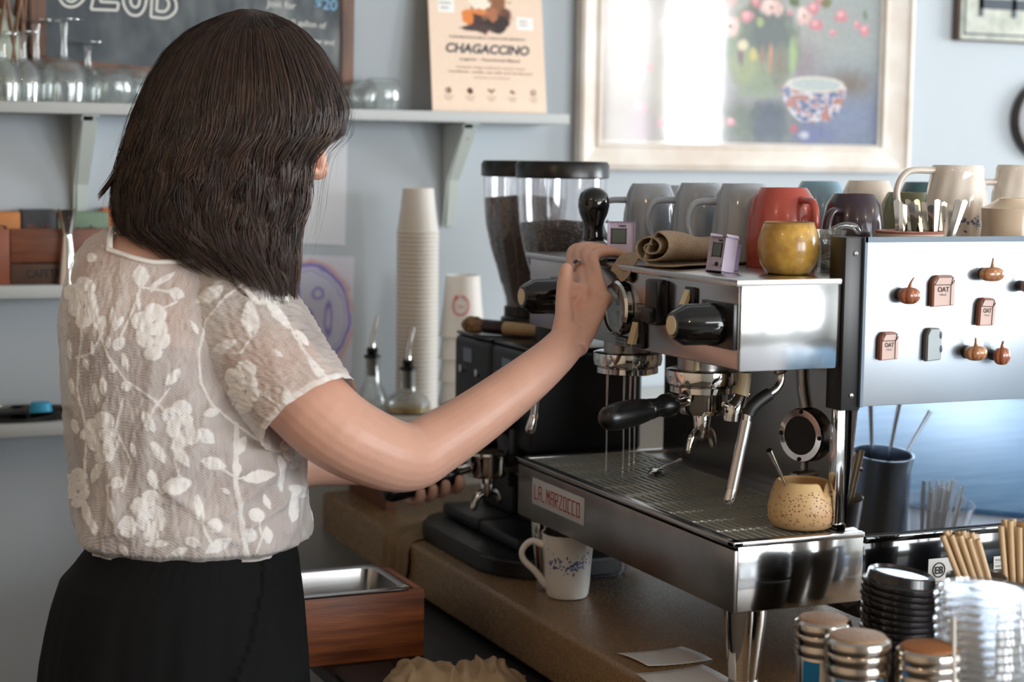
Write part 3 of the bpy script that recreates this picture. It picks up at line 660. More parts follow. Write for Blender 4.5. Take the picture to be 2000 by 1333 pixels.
# groups
def group(y, x=1.226):
    gz = 1.327
    g = part('group_head', lathe(NB(), (x, y, gz), [(.036, 0), (.036, -.022), (.03, -.024)], 40), steel_dk)
    obj('bezel', lathe(NB(), (x, y, gz-.022), [(.046, 0), (.0515, -.002), (.0525, -.012), (.051, -.020), (.044, -.022), (.0465, -.024), (.0465, -.032), (.040, -.034)], 44), chrome, g)
    obj('screw', lathe(NB(), (x-.03, y-.035, gz), [(.004, 0), (.004, -.02), (0, -.02)], 12), cream, g)
    return g
group(2.172); group(2.404)
def portafilter(parent_or_none, c, hdir, name, label, spout=True, extra=None):
    """basket centre c; handle leaves along hdir"""
    c = Vector(c); h = Vector(hdir).normalized()
    t = thing(name, label, 'portafilter', c)
    obj('filter_basket', lathe(NB(), c, [(0, .012), (.0295, .012), (.030, .026), (.0345, .026), (.0365, .022), (.035, .018), (.0345, -.008), (.031, -.016), (.012, -.019), (0, -.019)], 40), chrome, t)
    q = NB(); lathe(q, c, [(.011, -.016), (.0125, -.022), (.010, -.045), (.008, -.05), (0, -.05)], 24); obj('outlet', q, chrome, t)
    s = h.cross(Vector((0, 0, 1))).normalized(); u = s.cross(h)
    b0 = c+Vector((0, 0, -.046)); q = NB()
    for sg in (-1, 1):
        tube(q, [b0, b0+h*.010*sg+Vector((0, 0, .003)), b0+h*.020*sg+Vector((0, 0, -.004)), b0+h*.025*sg+Vector((0, 0, -.018))], [.009, .008, .0075, .006], 12, n=4, flat=.7, round_end=True)
    obj('spout', q, chrome, t)
    a0 = c+h*.033+Vector((0, 0, .006))
    obj('neck', tube(NB(), [a0, a0+h*.03], [.0085, .0075], 16), chrome, t)
    H = a0+h*.026
    obj('handle', tube(NB(), [H, H+h*.006, H+h*.018, H+h*.03, H+h*.048, H+h*.052, H+h*.056, H+h*.08, H+h*.11, H+h*.128, H+h*.136, H+h*.139], [.0125, .0165, .0165, .0125, .0145, .0135, .0155, .0185, .0185, .0165, .011, .003], 24, n=2), blkplastic, t)
    return t
pc = Vector((1.226, 2.172, 1.258)); pe = at(1136, 838, d=2.345)
portafilter(None, pc, pe-pc, 'portafilter', 'black-handled portafilter locked in the nearer group head')
# knobs on the front
def knob(y, z=1.383, r=.027):
    q = NB(); lathe(q, (MX0, y, z), [(r*1.02, 0), (r*1.05, .012), (r*1.0, .016), (r*.98, .05), (r*.62, .066), (r*.45, .067), (0, .067)], 60, (-1, 0, 0), ripple=lambda th, k: 1-(.07*(math.cos(th*10) > .55) if .25 < k < .6 else 0))
    k_ = part('steam_knob', q, blkgloss)
    obj('knob_cap', lathe(NB(), (MX0-.066, y, z), [(.0125, 0), (.0125, .0022), (0, .0026)], 24, (-1, 0, 0)), cream, k_)
knob(2.49); knob(2.012)
part('knob_plate', box(NB(), MX0-.002, MX0+.003, 2.43, 2.53, 1.355, 1.41, bev=.001), blkplastic)
part('knob_plate', box(NB(), MX0-.003, MX0+.004, 1.967, 2.05, 1.353, 1.412, bev=.001), blkplastic)
part('red_button', box(NB(), MX0-.008, MX0+.002, 2.415, 2.44, 1.372, 1.405, bev=.003), mat('red_plastic', (120, 18, 22), .3))
# gauge
gy, gz, X_ = 2.292, 1.381, MX0+.003
ga = part('pressure_gauge', lathe(NB(), (X_, gy, gz), [(.037, 0), (.0395, .002), (.0395, .01), (.036, .013), (.0335, .010), (.033, .006)], 48, (-1, 0, 0)), chrome)
obj('dial', lathe(NB(), (X_, gy, gz), [(0, .0065), (.0335, .0065), (.0335, .004)], 48, (-1, 0, 0)), mat('dial_face', (186, 176, 164), .4), ga)
q = NB()
for sg in (1, -1):
    for k in range(13):
        th = sg*(math.radians(20)+k*math.radians(140)/12); d_ = Vector((0, math.sin(th), math.cos(th)))
        p_ = Vector((X_-.0069, gy, gz)); tube(q, [p_+d_*.026, p_+d_*.030], .0005, 4)
obj('scale_marks', q, ink, ga)
q = NB(); p_ = Vector((X_-.0076, gy, gz))
for sg in (1, -1):
    lathe(q, p_+Vector((0, -.004, sg*.007)), [(0, .002), (.0035, .002), (.0035, 0)], 14, (-1, 0, 0)); tube(q, [p_+Vector((0, -.004, sg*.004)), p_+Vector((0, -.004, sg*.027))], [.0012, .0005], 5)
obj('needle', q, ink, ga)
text('dial_text', 'BAR', p_+Vector((0, .018, .004)), (0, -1, 0), (0, 0, 1), .003, ink, ga); text('dial_text', 'ATM', p_+Vector((0, .018, -.006)), (0, -1, 0), (0, 0, 1), .003, ink, ga)
obj('cover_glass', lathe(NB(), (X_, gy, gz), [(0, .0112), (.0345, .0105)], 40, (-1, 0, 0), cap=False), glass, ga)
lbl = mat('label_grey', (150, 146, 142), .4, .6)
for y, z, wd, s in ((2.287, 1.327+.006, .034, 'STEAM\nPRESSURE'), (2.222, 1.385, .034, 'AUTOMATIC'), (2.287, 1.428, .034, 'WATER')):
    p = part('label_plate', box(NB(), MX0-.0005, MX0+.003, y-wd/2, y+wd/2, z-.0065, z+.0065), lbl)
    part('label_border', box(box(NB(), MX0-.0009, MX0+.002, y-wd/2, y+wd/2, z+.006, z+.0066), MX0-.0009, MX0+.002, y-wd/2, y+wd/2, z-.0066, z-.006), ink)
    for i, ln in enumerate(s.split('\n')):
        text('label_text', ln, (MX0-.001, y+wd*.38, z+(.001 if '\n' in s and i == 0 else -.0045 if '\n' in s else -.0015)), (0, -1, 0), (0, 0, 1), .0032, ink, em, width=wd*.76)
# switches
part('brew_paddle', box(box(NB(), MX0-.016, MX0+.003, 2.151, 2.187, 1.368, 1.43, bev=.004), MX0-.024, MX0-.010, 2.155, 2.183, 1.372, 1.392, bev=.003), blkplastic)
def rocker(y, z, w_=.018, h=.034, tilt=.006):
    s_ = part('rocker_switch', box(NB(), MX0-.003, MX0+.003, y-w_, y+w_*.9, z-h*.62, z+h*.62, bev=.002), blkplastic)
    q = NB(); slab(q, [(MX0-.012, y+w_*.65, z-h*.45), (MX0-.012, y-w_*.25, z-h*.45), (MX0-.004, y-w_*.25, z+h*.45), (MX0-.004, y+w_*.65, z+h*.45)], (-1, 0, 0), .006)
    obj('rocker', q, cream, s_)
rocker(2.232, 1.35); rocker(2.085, 1.412, .014, .022)
# maker's badge
bw = mat('badge_white', (212, 212, 210), .4); red = mat('badge_red', (190, 26, 38), .5)
B0 = at(1040, 986, x=1.1595); B1 = at(1141, 1025, x=1.1595); B2 = at(1040, 935, x=1.1595)
y0_, y1_, z0_, z1_ = B0.y, B1.y, (B0.z+B1.z)/2, (B2.z+at(1141, 971, x=1.1595).z)/2
bd = part('maker_badge', box(NB(), 1.1582, 1.1605, min(y0_, y1_), max(y0_, y1_), z0_, z1_, bev=.0008), bw)
GL = {'L': [[(0, 1), (0, 0), (1, 0)]], 'A': [[(0, 0), (0, .8), (.2, 1), (1, 1), (1, 0)], [(0, .5), (1, .5)]], '_': [[(0, 0), (.6, 0)]], 'M': [[(0, 0), (0, 1), (.5, .5), (1, 1), (1, 0)]], 'R': [[(0, 0), (0, 1), (1, 1), (1, .5), (0, .5), (1, 0)]],
      'Z': [[(0, 1), (1, 1), (0, 0), (1, 0)]], 'O': [[(0, 0), (0, 1), (1, 1), (1, 0), (0, 0)]], 'C': [[(1, 1), (0, 1), (0, 0), (1, 0)]]}
q = NB(); s_ = 'LA_MARZOCCO'; Wb = abs(y1_-y0_); cwid = Wb*.9/len(s_); cy = max(y0_, y1_)-Wb*.055; hgt = (z1_-z0_)*.5; zb2 = z0_+(z1_-z0_)*.24
for i, ch in enumerate(s_):
    for st in GL[ch]:
        for (xa_, za), (xb_, zb_) in zip(st, st[1:]):
            A = Vector((1.1578, cy-(i+xa_*.62)*cwid, zb2+za*hgt)); Bq = Vector((1.1578, cy-(i+xb_*.62)*cwid, zb2+zb_*hgt)); d_ = (Bq-A).normalized()
            n_ = Vector((1, 0, 0)).cross(d_)*.0011; slab(q, [A-d_*.001+n_, Bq+d_*.001+n_, Bq+d_*.001-n_, A-d_*.001-n_], (-1, 0, 0), .0003)
obj('badge_lettering', q, red, bd, smooth=False)
# steam wands and hot water tap
sw = lambda px, py, y=2.03: at(px, py, y=y)
wd = part('steam_wand', tube(NB(), [sw(1522, 712), sw(1527, 735), sw(1519, 757), sw(1496, 775), sw(1478, 787), sw(1464, 803), sw(1458, 826), sw(1448, 870), sw(1437, 925), sw(1429, 960)], .0055, 16, n=5), chrome)
obj('grip_sleeve', tube(NB(), [sw(1503, 770), sw(1486, 781), sw(1468, 797), sw(1461, 812)], [.0085, .009, .009, .0085], 16, n=4), rubber, wd)
obj('wand_tip', tube(NB(), [sw(1432, 950), sw(1425, 976)], [.0066, .0078], 16, round_end=True), chrome, wd)
obj('wand_tube', tube(NB(), [sw(1458, 822), sw(1430, 955)], [.0078, .0078], 16), steel, wd)
part('swivel_joint', ellipsoid(NB(), sw(1522, 715), ((.013, 0, 0), (0, .013, 0), (0, 0, .012))), chrome)
q = NB(); tube(q, [sw(1046, 775, 2.57), sw(1042, 815, 2.57)], .006, 14); w2 = part('steam_wand', q, steel)
obj('wand_tip', tube(NB(), [sw(1043, 812, 2.57), sw(1036, 838, 2.57)], [.0065, .0085], 14, round_end=True), chrome, w2)
obj('wand_pipe', tube(NB(), [sw(1092, 650, 2.57), sw(1085, 700, 2.57), sw(1060, 740, 2.57), sw(1046, 780, 2.57)], .006, 12, n=5), chrome, w2)
t_ = part('water_tap', tube(NB(), [sw(1455, 728, 2.1), sw(1453, 750, 2.1), sw(1447, 772, 2.1)], [.009, .009, .011], 14, n=3), cream)
obj('tap_nozzle', tube(NB(), [sw(1450, 768, 2.1), sw(1440, 790, 2.1), sw(1433, 800, 2.1), sw(1431, 822, 2.1)], [.008, .0125, .0135, .012], 18, n=3), chrome, t_)
obj('tap_elbow', tube(NB(), [sw(1412, 790, 2.1), sw(1432, 795, 2.1), sw(1462, 770, 2.1)], .004, 10, n=3), chrome, t_)
# running water
wat = glassy('water', base=.25, edge=.9)
for k, (x, y, z1_) in enumerate(((1.206, 2.43, TZ-.004), (1.212, 2.385, TZ-.004), (1.23, 2.40, TZ-.004), (1.236, 2.396, TZ-.004))):
    solo('water_stream', tube(NB(), [(x, y, 1.275), (x-.0005, y, 1.22), (x+.0005, y, 1.16), (x, y, z1_)], [.0022, .0014, .0012, .0018], 8, n=6), wat, ('leftmost thread of water under the farther group head', 'water thread second from the left under the farther group head', 'water thread third from the left under the farther group head', 'rightmost thread of water under the farther group head')[k], 'water', (x, y, z1_), group='water streams under the far group')
# loose teaspoon lying on the grate
def spoon(name, label, bowl, end, m, cat='spoon', group=None, rb=.011, parent=None, drop=.002):
    a_, b_ = Vector(bowl), Vector(end); d_ = (b_-a_).normalized(); s = frame_of(d_)[1]; u = s.cross(d_)
    t = thing(name, label, cat, a_, group)
    q = NB(); ellipsoid(q, a_, (d_*rb*1.5, s*rb, u*rb*.35), 18, 10)
    obj('bowl', q, m, t)
    L_ = (b_-a_).length
    obj('handle', tube(NB(), [a_+d_*rb*1.2, a_+d_*L_*.4+u*.002, a_+d_*L_*.75+u*.001, b_], [.002, .0018, .0028, .0042], 12, n=4, flat=1.0, flatdir=s), m, t)
    return t
gp = lambda px, py: at(px, py, z=TZ+.002)
spoon('teaspoon', 'steel spoon head lying on the drip grate under the splash panel', gp(1282, 922), gp(1312, 912)+Vector((.03, .03, .004)), chrome, rb=.012)

# ---- hanging portafilter reflections are real: a second ringed sieve hangs at the back
hp = thing('blind_filter', 'round black cleaning portafilter hanging inside the machine by the steel post', 'filter', at(1578, 850, y=2.06))
hc = at(1573, 850, y=2.10); ax = Vector((-.94, -.34, .02)).normalized()
obj('ring', lathe(NB(), hc, [(.027, .012), (.036, .012), (.038, .008), (.038, -.012), (.03, -.014)], 48, ax, cap=False), chrome, hp)
obj('bowl', lathe(NB(), hc, [(.030, .011), (.029, 0), (.026, -.018), (0, -.022)], 40, ax), mat('burnt_inside', (26, 20, 18), .5), hp)
for k in range(4):
    a_, s, u = frame_of(ax); th = k*PI/2; obj('lug', ellipsoid(NB(), hc+(s*math.cos(th)+u*math.sin(th))*.033+a_*.013, (s*.003, u*.003, a_*.002), 10, 6), blkplastic, hp)
obj('hook', tube(NB(), [hc+Vector((0, 0, .037)), hc+Vector((0, .01, .07)), hc+Vector((0, .012, .1))], .009, 14, n=3), steel_dk, hp)
obj('stub', tube(NB(), [hc+Vector((0, 0, -.036)), hc+Vector((0, 0, -.052))], .006, 12), steel_dk, hp)
obj('nut', tube(NB(), [hc+Vector((-.02, -.01, -.056)), hc+Vector((.022, .012, -.056))], [.009, .008], 14, round_end=True), steel_dk, hp)

# ---- magnets on the side panel
PY = MY0-.008
def mag(px, py, dep): return at(px, py, y=PY-dep)
pink = mat('pink_card_clay', (214, 184, 174), .5); pinkside = mat('terracotta_edge', (150, 96, 72), .6)
def carton(px, py, w_, h, label, word='OAT', m=pink, ms=pinkside, rot=0):
    c = mag(px, py, .011); t = thing('carton_magnet', label, 'magnet', (c.x, PY, c.z), 'magnets on the machine\'s side panel')
    pts = [(-.5, -.5), (.5, -.46), (.5, .36), (.36, .5), (-.3, .5), (-.5, .3)]
    R = Matrix.Rotation(rot, 3, 'Y')
    W3 = [c+R@Vector((x*w_, 0, z*h)) for x, z in pts]
    q = NB(); slab(q, W3, (0, -1, 0), .009); bmesh.ops.bevel(q, geom=list(q.edges), offset=.0012, segments=2, affect='EDGES'); obj('body', q, ms, t)
    q = NB(); slab(q, [c+Vector((0, -.0006, 0))+R@Vector((x*w_*.9+.0005, 0, z*h*.93)) for x, z in pts], (0, -1, 0), .001); obj('face', q, m, t)
    q = NB(); f = lambda x, z: c+Vector((0, -.001, 0))+R@Vector((x*w_, 0, z*h))
    for A, B_ in (((-.44, .2), (.3, .2)), ((.3, .2), (.44, .34)), ((.28, .2), (.28, -.44)), ((-.42, .22), (-.26, .44)), ((-.24, .44), (.34, .44)), ((.3, .2), (.36, .44))):
        tube(q, [f(*A), f(*B_)], .0005, 5)
    if word: obj('drawn_lines', q, ink, t)
    else: q.free()
    if word:
        text('lettering', word, f(-.3, -.02), R@Vector((1, 0, 0)), R@Vector((0, 0, 1)), h*.16, ink, t, width=w_*.5, bold=.01)
        text('lettering', 'MILK', f(-.2, -.14), R@Vector((1, 0, 0)), R@Vector((0, 0, 1)), h*.06, ink, t, width=w_*.3)
    obj('magnet_disc', lathe(NB(), (c.x, PY, c.z), [(.006, 0), (.006, .003), (0, .003)], 16, (0, -1, 0)), blkplastic, t)
    return t
carton(1844, 569, .036, .042, 'largest pink oat carton magnet, upper middle of the panel')
carton(1929, 610, .026, .038, 'smaller pink oat carton magnet at the right of the panel', rot=.05)
carton(1738, 677, .028, .037, 'pink oat carton magnet at the lower left of the panel')
t = carton(1825, 674, .024, .044, 'pale blue-grey can magnet with two dark marks', None, mat('pale_blue_clay', (172, 184, 188), .5), mat('grey_clay_edge', (110, 112, 112), .6))
for px, py in ((1838, 655), (1838, 682)):
    obj('dark_mark', ellipsoid(NB(), mag(px, py, .0118), ((.0022, 0, 0), (0, .0006, 0), (0, 0, .005)), 12, 8), mat('indigo_glaze', (50, 60, 90), .4), t)
pk1 = mat('copper_glaze', (176, 104, 68), .15, rgb2=(140, 78, 50), nscale=60, coat=.5); pk2 = mat('amber_glaze', (196, 142, 96), .15, rgb2=(150, 96, 60), nscale=60, coat=.5)
def pumpkin(px, py, r, label, m, sq=.75, stem=(.004, .014), wide=1., lobes=7):
    c = mag(px, py, .018); t = thing('pumpkin_magnet', label, 'magnet', (c.x, PY, c.z), 'magnets on the machine\'s side panel')
    prof = [(.001, -sq)]+[(math.cos(a_)**.7 if math.cos(a_) > 0 else 0, math.sin(a_)*sq) for a_ in np.linspace(-1.35, 1.35, 12)]+[(.08, sq*.86)]
    q = NB(); lathe(q, c, [(p_[0]*r, p_[1]*r) for p_ in prof], 56, ripple=lambda th, k: .86+.14*abs(math.cos(th*lobes/2))**.6)
    for v in q.verts: v.co.x = c.x+(v.co.x-c.x)*wide; v.co.y = c.y+(v.co.y-c.y)*.8
    obj('body', q, m, t, ang=80)
    tp = c+Vector((0, 0, r*sq*.8)); obj('stem', tube(NB(), [tp, tp+Vector((stem[0]*.3, 0, stem[1]*.5)), tp+Vector((stem[0], -.001, stem[1]))], [.0036, .002, .0012], 10, n=4), m, t)
    obj('magnet_disc', lathe(NB(), (c.x-.002, PY, c.z), [(r*.6, 0), (r*.6, .012), (0, .012)], 20, (0, -1, 0)), blkplastic, t)
pumpkin(1776, 578, .0158, 'copper pumpkin magnet with a leaning stem, left of the big carton', pk1, .72, (.006, .015))
pumpkin(1938, 536, .0135, 'wide squat amber pumpkin magnet, highest on the panel', pk2, .72, (0, .014), 1.45, 5)
pumpkin(1906, 690, .0155, 'pale amber pumpkin magnet, left one of the low pair', pk2, .66, (-.002, .012), 1.1)
pumpkin(1957, 696, .0125, 'small red-brown pumpkin magnet, right one of the low pair', pk1, .95, (0, .011))
pumpkin(2010, 560, .012, 'pumpkin magnet cut by the right edge of the picture', pk1)

# certification label and small plates on the black side
stl = part('certification_sticker', box(NB(), 0, .046, -.0006, 0, 0, .044, bev=.0), bw)
c_ = at(1811, 1155, y=MY0+.012); stl.location = c_-Vector((1.45, 2.3, CT)) ; stl.data.transform(Matrix.Translation(Vector((1.45, 2.3, CT))))
q = NB(); lathe(q, c_+Vector((.017, -.0012, .028)), [(.0105, 0), (.0105, .0004), (.009, .0004), (.009, 0)], 32, (0, -1, 0), cap=False); part('sticker_ring', q, ink)
text('sticker_text', 'E8', c_+Vector((.0105, -.0012, .023)), (1, 0, 0), (0, 0, 1), .010, ink, em, bold=.03); text('sticker_text', 'SANITATION', c_+Vector((.004, -.0012, .010)), (1, 0, 0), (0, 0, 1), .003, ink, em, width=.026); text('sticker_text', 'LISTED', c_+Vector((.007, -.0012, .005)), (1, 0, 0), (0, 0, 1), .004, ink, em, width=.02, bold=.03)
for px, py in ((1940, 1094), (1940, 1106)):
    c_ = at(px, py, y=MY0+.012); p = part('small_plate', box(NB(), c_.x, c_.x+.03, c_.y-.001, c_.y, c_.z-.005, c_.z+.0045), bw)
    text('plate_text', 'MODEL LINE', c_+Vector((.003, -.0014, -.002)), (1, 0, 0), (0, 0, 1), .003, ink, em, width=.022)

# ================================================================ things standing on the machine
def mug(px, y, r, h, m, label, ang=None, base=None, hz=(.22, .74), hr=.0048, top=.74, group=None, inv=True, handle=True, hreach=.9, name='mug', inner=None, belly=1.0, py=500, swirl=0):
    z = 1.443 if base is None else base; x = at(px, py, y=y).x; c = Vector((x, y, z+.0004))
    t = thing(name, label, 'mug', c, group)
    pr = [(r, 0), (r*1.0, h*.08), (r*1.02*belly, h*.35), (r*.98*belly, h*.6), (r*.88, h*.85), (r*top, h*.97), (r*top*.93, h), (r*top*.8, h), (r*top*.78, h-.003), (0, h-.003)]
    inn = [(r*.93, 0)]
    if swirl:
        zs_ = [v[1] for v in pr[:7]]; rs_ = [v[0] for v in pr[:7]]; pr = [(float(np.interp(z_, zs_, rs_)), z_) for z_ in np.linspace(0, zs_[-1], 22)]+pr[7:]
    q = NB(); rp_ = (lambda th, k: 1+swirl*math.sin(11*th+k*6)*min(1, k*5, max(0, (.86-k)*8))) if swirl else None
    lathe(q, c, inn+pr, 40 if not swirl else 80, cap=False, ripple=rp_); lathe(q, c, [(r*.93, 0), (r*.93*belly, h*.5), (r*.8, h*.85), (0, h*.9)], 32, cap=False)
    obj('body', q, m, t)
    if handle:
        a_ = ang; d_ = Vector((math.cos(a_), math.sin(a_), 0)); L_ = r*hreach
        z0, z1 = h*hz[0], h*hz[1]
        obj('handle', tube(NB(), [c+d_*r*.93+Vector((0, 0, z0)), c+d_*(r+L_*.7)+Vector((0, 0, z0+h*.02)), c+d_*(r+L_)+Vector((0, 0, (z0+z1)/2+h*.03)), c+d_*(r+L_*.7)+Vector((0, 0, z1)), c+d_*r*.85+Vector((0, 0, z1+h*.03))], [hr*1.1, hr, hr, hr, hr*1.1], 14, n=6, flat=1.25), m, t)
    return t
LEFT = math.atan2(-CR.y, -CR.x)   # towards the left of the picture
gm = mat('grey_blue_glaze', (166, 174, 184), .1, coat=.5); GR = 'mugs stored upside down on the machine'
mug(1268, 2.50, .042, .112, gm, 'grey-blue glazed mug nearest the tamper', LEFT, hreach=.85, group=GR)
mug(1366, 2.40, .0435, .115, gm, 'grey-blue glazed mug in the middle of its row', LEFT, hreach=.85, group=GR)
mug(1449, 2.30, .045, .116, gm, 'grey-blue glazed mug beside the red mug', LEFT, hreach=.8, group=GR)
mug(1325, 2.59, .040, .108, gm, 'grey-blue mug in the second row, between two front grey mugs', 0.4, group=GR)
mug(1422, 2.56, .038, .112, mat('white_glaze_grey', (196, 204, 212), .15, coat=.3), 'pale mug showing only its rim between two grey mugs', .4, group=GR)
mug(1527, 2.20, .0505, .112, mat('red_clay_glaze', (178, 78, 66), .22, coat=.3), 'brick-red mug with its handle towards the viewer', LEFT+2.05, hz=(.3, .82), group=GR, hreach=.55, top=.7)
mug(1598, 2.50, .044, .118, mat('sky_blue_glaze', (140, 176, 198), .15, coat=.3), 'sky-blue mug behind the red one', .4, group=GR)
mug(1664, 2.15, .044, .105, mat('plum_glaze', (62, 48, 58), .22, coat=.3), 'dark plum mug with a brown handle', LEFT+.9, hz=(.2, .75), group=GR, hreach=.7, top=.7)
mug(1692, 2.39, .045, .121, mat('cream_glaze', (232, 222, 210), .15, coat=.3), 'cream mug behind the plum one', .4, group=GR)
mug(1768, 2.28, .042, .105, mat('olive_glaze', (122, 124, 88), .2, coat=.3), 'olive green mug behind the teaspoons', .3, group=GR)
mug(1800, 2.5, .045, .118, mat('teal_glaze', (70, 100, 104), .2, coat=.3), 'dark teal mug barely seen behind the olive one', .3, group=GR)
# saucer stack and patterned cups
sx_, sy_ = at(1880, 455, y=2.16).x, 2.16
for k in range(4):
    z = 1.4435+k*.0085
    solo('saucer', lathe(NB(), (sx_, sy_, z), [(0, 0), (.025, 0), (.055, .006), (.0605, .010), (.058, .011), (.03, .004), (0, .004)], 40), ceramic, ('saucer at the %s of the stack under the swirled mug' % ('bottom', 'lower middle', 'upper middle', 'top')[k]), 'saucer', (sx_, sy_, z), group='saucers under the swirled mug')
bl = mat('cobalt_transfer', (86, 104, 156), .3)
def sprig(bmq, c, r, z, th, sc=1.):
    rr = random.Random(int(th*100)+int(z*1e4))
    for k in range(int(16*sc)):
        t_ = th+rr.gauss(0, .22)*sc; zz = z+rr.gauss(0, .006)
        d_ = Vector((math.cos(t_), math.sin(t_), 0)); s = Vector((-d_.y, d_.x, 0)); a_ = rr.uniform(0, PI); L_ = rr.uniform(.0012, .0034)
        l = s*math.cos(a_)+Vector((0, 0, 1))*math.sin(a_); l2 = s*math.sin(a_)-Vector((0, 0, 1))*math.cos(a_)
        ellipsoid(bmq, Vector((c.x, c.y, zz))+d_*(r(zz-c.z)+.0002), (l*L_, l2*L_*.5, d_*.0003), 8, 4)
sw_mug = mug(1868, 2.16, .0445, .112, mat('warm_white_glaze', (230, 220, 208), .1, coat=.4), 'large white swirled mug with blue flowers on the saucer stack', LEFT+.25, base=1.478, top=.86, hreach=1.15, hz=(.30, .9), group=GR, swirl=.018, py=400)
q = NB(); cc_ = sw_mug.location; sprig(q, cc_, lambda z: .0455, cc_.z+.03, LEFT+2.3, 1.3); sprig(q, cc_, lambda z: .0455, cc_.z+.035, LEFT+1.5, 1.3); obj('blue_flowers', q, bl, sw_mug)
for k in range(4):
    z = 1.4435+k*.0085; x = at(1998, 455, y=2.2).x
    solo('saucer', lathe(NB(), (x, 2.2, z), [(0, 0), (.025, 0), (.05, .006), (.056, .010), (.054, .011), (.03, .004), (0, .004)], 36), ceramic, ('saucer at the %s of the right stack behind the cream cup' % ('bottom', 'lower middle', 'upper middle', 'top')[k]), 'saucer', (x, 2.2, z), group='saucers at the right edge')
mug(1992, 2.2, .043, .113, mat('warm_white_glaze', (230, 220, 208)), 'second white swirled mug at the right edge of the picture', LEFT+.1, base=1.4785, top=.86, hreach=.8, group=GR, swirl=.018, py=400)
mug(1978, 2.06, .050, .096, mat('peach_cream_glaze', (226, 204, 178), .2, coat=.3), 'peach-cream cup upside down at the right edge', None, base=1.4485, handle=False, top=.46, group=GR, py=420, belly=.86)
x = at(1975, 420, y=2.06).x
solo('saucer', lathe(NB(), (x, 2.06, 1.4435), [(0, 0), (.03, 0), (.05, .002), (.05, .0045), (0, .0045)], 36), ceramic, 'plain white saucer beneath the peach-cream cup', 'saucer', (x, 2.06, 1.4435))
mug(1915, 2.3, .045, .07, mat('blue_white_glaze', (176, 192, 212), .15, coat=.3), 'blue-white cup between the two swirled mugs', None, handle=False, group=GR, top=.85)
# yellow cup
yx, yy = at(1539, 520, y=2.045).x, 2.045
yc = thing('yellow_cup', 'round mustard-yellow speckled cup at the machine\'s corner', 'cup', (yx, yy, 1.4434))
q = NB(); pr = [(0, 0), (.026, 0), (.030, .003), (.0375, .014), (.041, .030), (.0405, .044), (.037, .058), (.0335, .067), (.032, .0685), (.0305, .067), (.034, .056), (.037, .042), (.037, .03), (.033, .014), (.02, .006), (0, .006)]
lathe(q, (yx, yy, 1.4434), pr, 44); obj('body', q, mat('mustard_glaze', (205, 162, 74), .25, rgb2=(170, 124, 54), nscale=70, coat=.3, bump=.05), yc)
obj('rim', lathe(NB(), (yx, yy, 1.4434), [(.0332, .0665), (.0335, .0685), (.032, .0695), (.0305, .0685), (.0306, .067)], 44, cap=False), mat('rim_brown', (160, 120, 66), .3), yc)
# glass creamer with a glass handle
gx, gy_ = at(1625, 510, y=2.055).x, 2.06
gc = thing('glass_creamer', 'small clear glass jug squeezed between yellow cup and black upright', 'jug', (gx, gy_, 1.4434))
lathe_prof = [(.021, 0), (.0225, .004), (.019, .02), (.0175, .035), (.0195, .05), (.022, .058), (.0205, .058), (.017, .04), (.0165, .03), (.018, .008), (0, .006)]
obj('body', lathe(NB(), (gx, gy_, 1.4434), lathe_prof, 36), glass, gc)
obj('handle', tube(NB(), [Vector((gx, gy_, 1.4434))+v for v in (Vector((-.005, -.005, .056)), Vector((.012, -.01, .064)), Vector((.028, -.012, .063)), Vector((.036, -.012, .056)))], [.004, .0045, .005, .004], 12, n=5, round_end=True), glass, gc)
obj('inner_coil', tube(NB(), [Vector((gx+.012*math.cos(a_*1.3), gy_+.012*math.sin(a_*1.3), 1.45+a_*.006)) for a_ in range(9)], .003, 10, n=3), glass, gc)
# dish with teaspoons
dx, dy = at(1777, 455, y=2.02).x, 2.02
ds = thing('dish', 'shallow cream dish with a pink rim holding teaspoons', 'dish', (dx, dy, 1.4434))
obj('body', lathe(NB(), (dx, dy, 1.4434), [(0, 0), (.03, 0), (.038, .01), (.0445, .05), (.0455, .056), (.0425, .056), (.036, .012), (0, .008)], 44), mat('cream_dish', (214, 206, 184), .3, coat=.2), ds)
obj('rim', lathe(NB(), (dx, dy, 1.4434), [(.0453, .0545), (.0462, .0575), (.043, .0585), (.0422, .056)], 44, cap=False), mat('pink_rim', (170, 104, 92), .4), ds)
spm = mat('spoon_steel', (180, 172, 160), .2, 1)
SPO = ('1st', '2nd', '3rd', '4th', '5th', '6th', '7th', '8th', '9th', '10th', '11th', '12th', '13th', '14th')
for k in range(14):
    a_ = -.25+.085*k if k < 8 else .45+.06*(k-8)
    bpx = 1752+k*8.2; tpx = (1750+k*7.5) if k < 6 else (1790+(k-6)*13.5); tpy = 392+(k % 3)*5-(k == 13)*4
    A = at(bpx, 470, y=dy+.006*(k % 3)-.01); Bq = at(tpx, tpy, y=dy-.02+.012*(k % 4)); u_ = (Bq-A).normalized()
    t = thing('teaspoon', 'steel teaspoon, %s from the left in the pink-rimmed dish' % SPO[k], 'spoon', A, 'teaspoons bunched in the dish')
    s = Vector((1, -.2, 0)); s = (s-u_*s.dot(u_)).normalized(); n_ = u_.cross(s)
    obj('handle', slab(NB(), [A-s*.0018, A+s*.0018, Bq+s*.0042, Bq+u_*.002, Bq-s*.0042], n_, .0012), spm, t)
    obj('bowl', ellipsoid(NB(), A-u_*.008, (u_*.012, s*.007, n_*.002), 12, 8), spm, t)
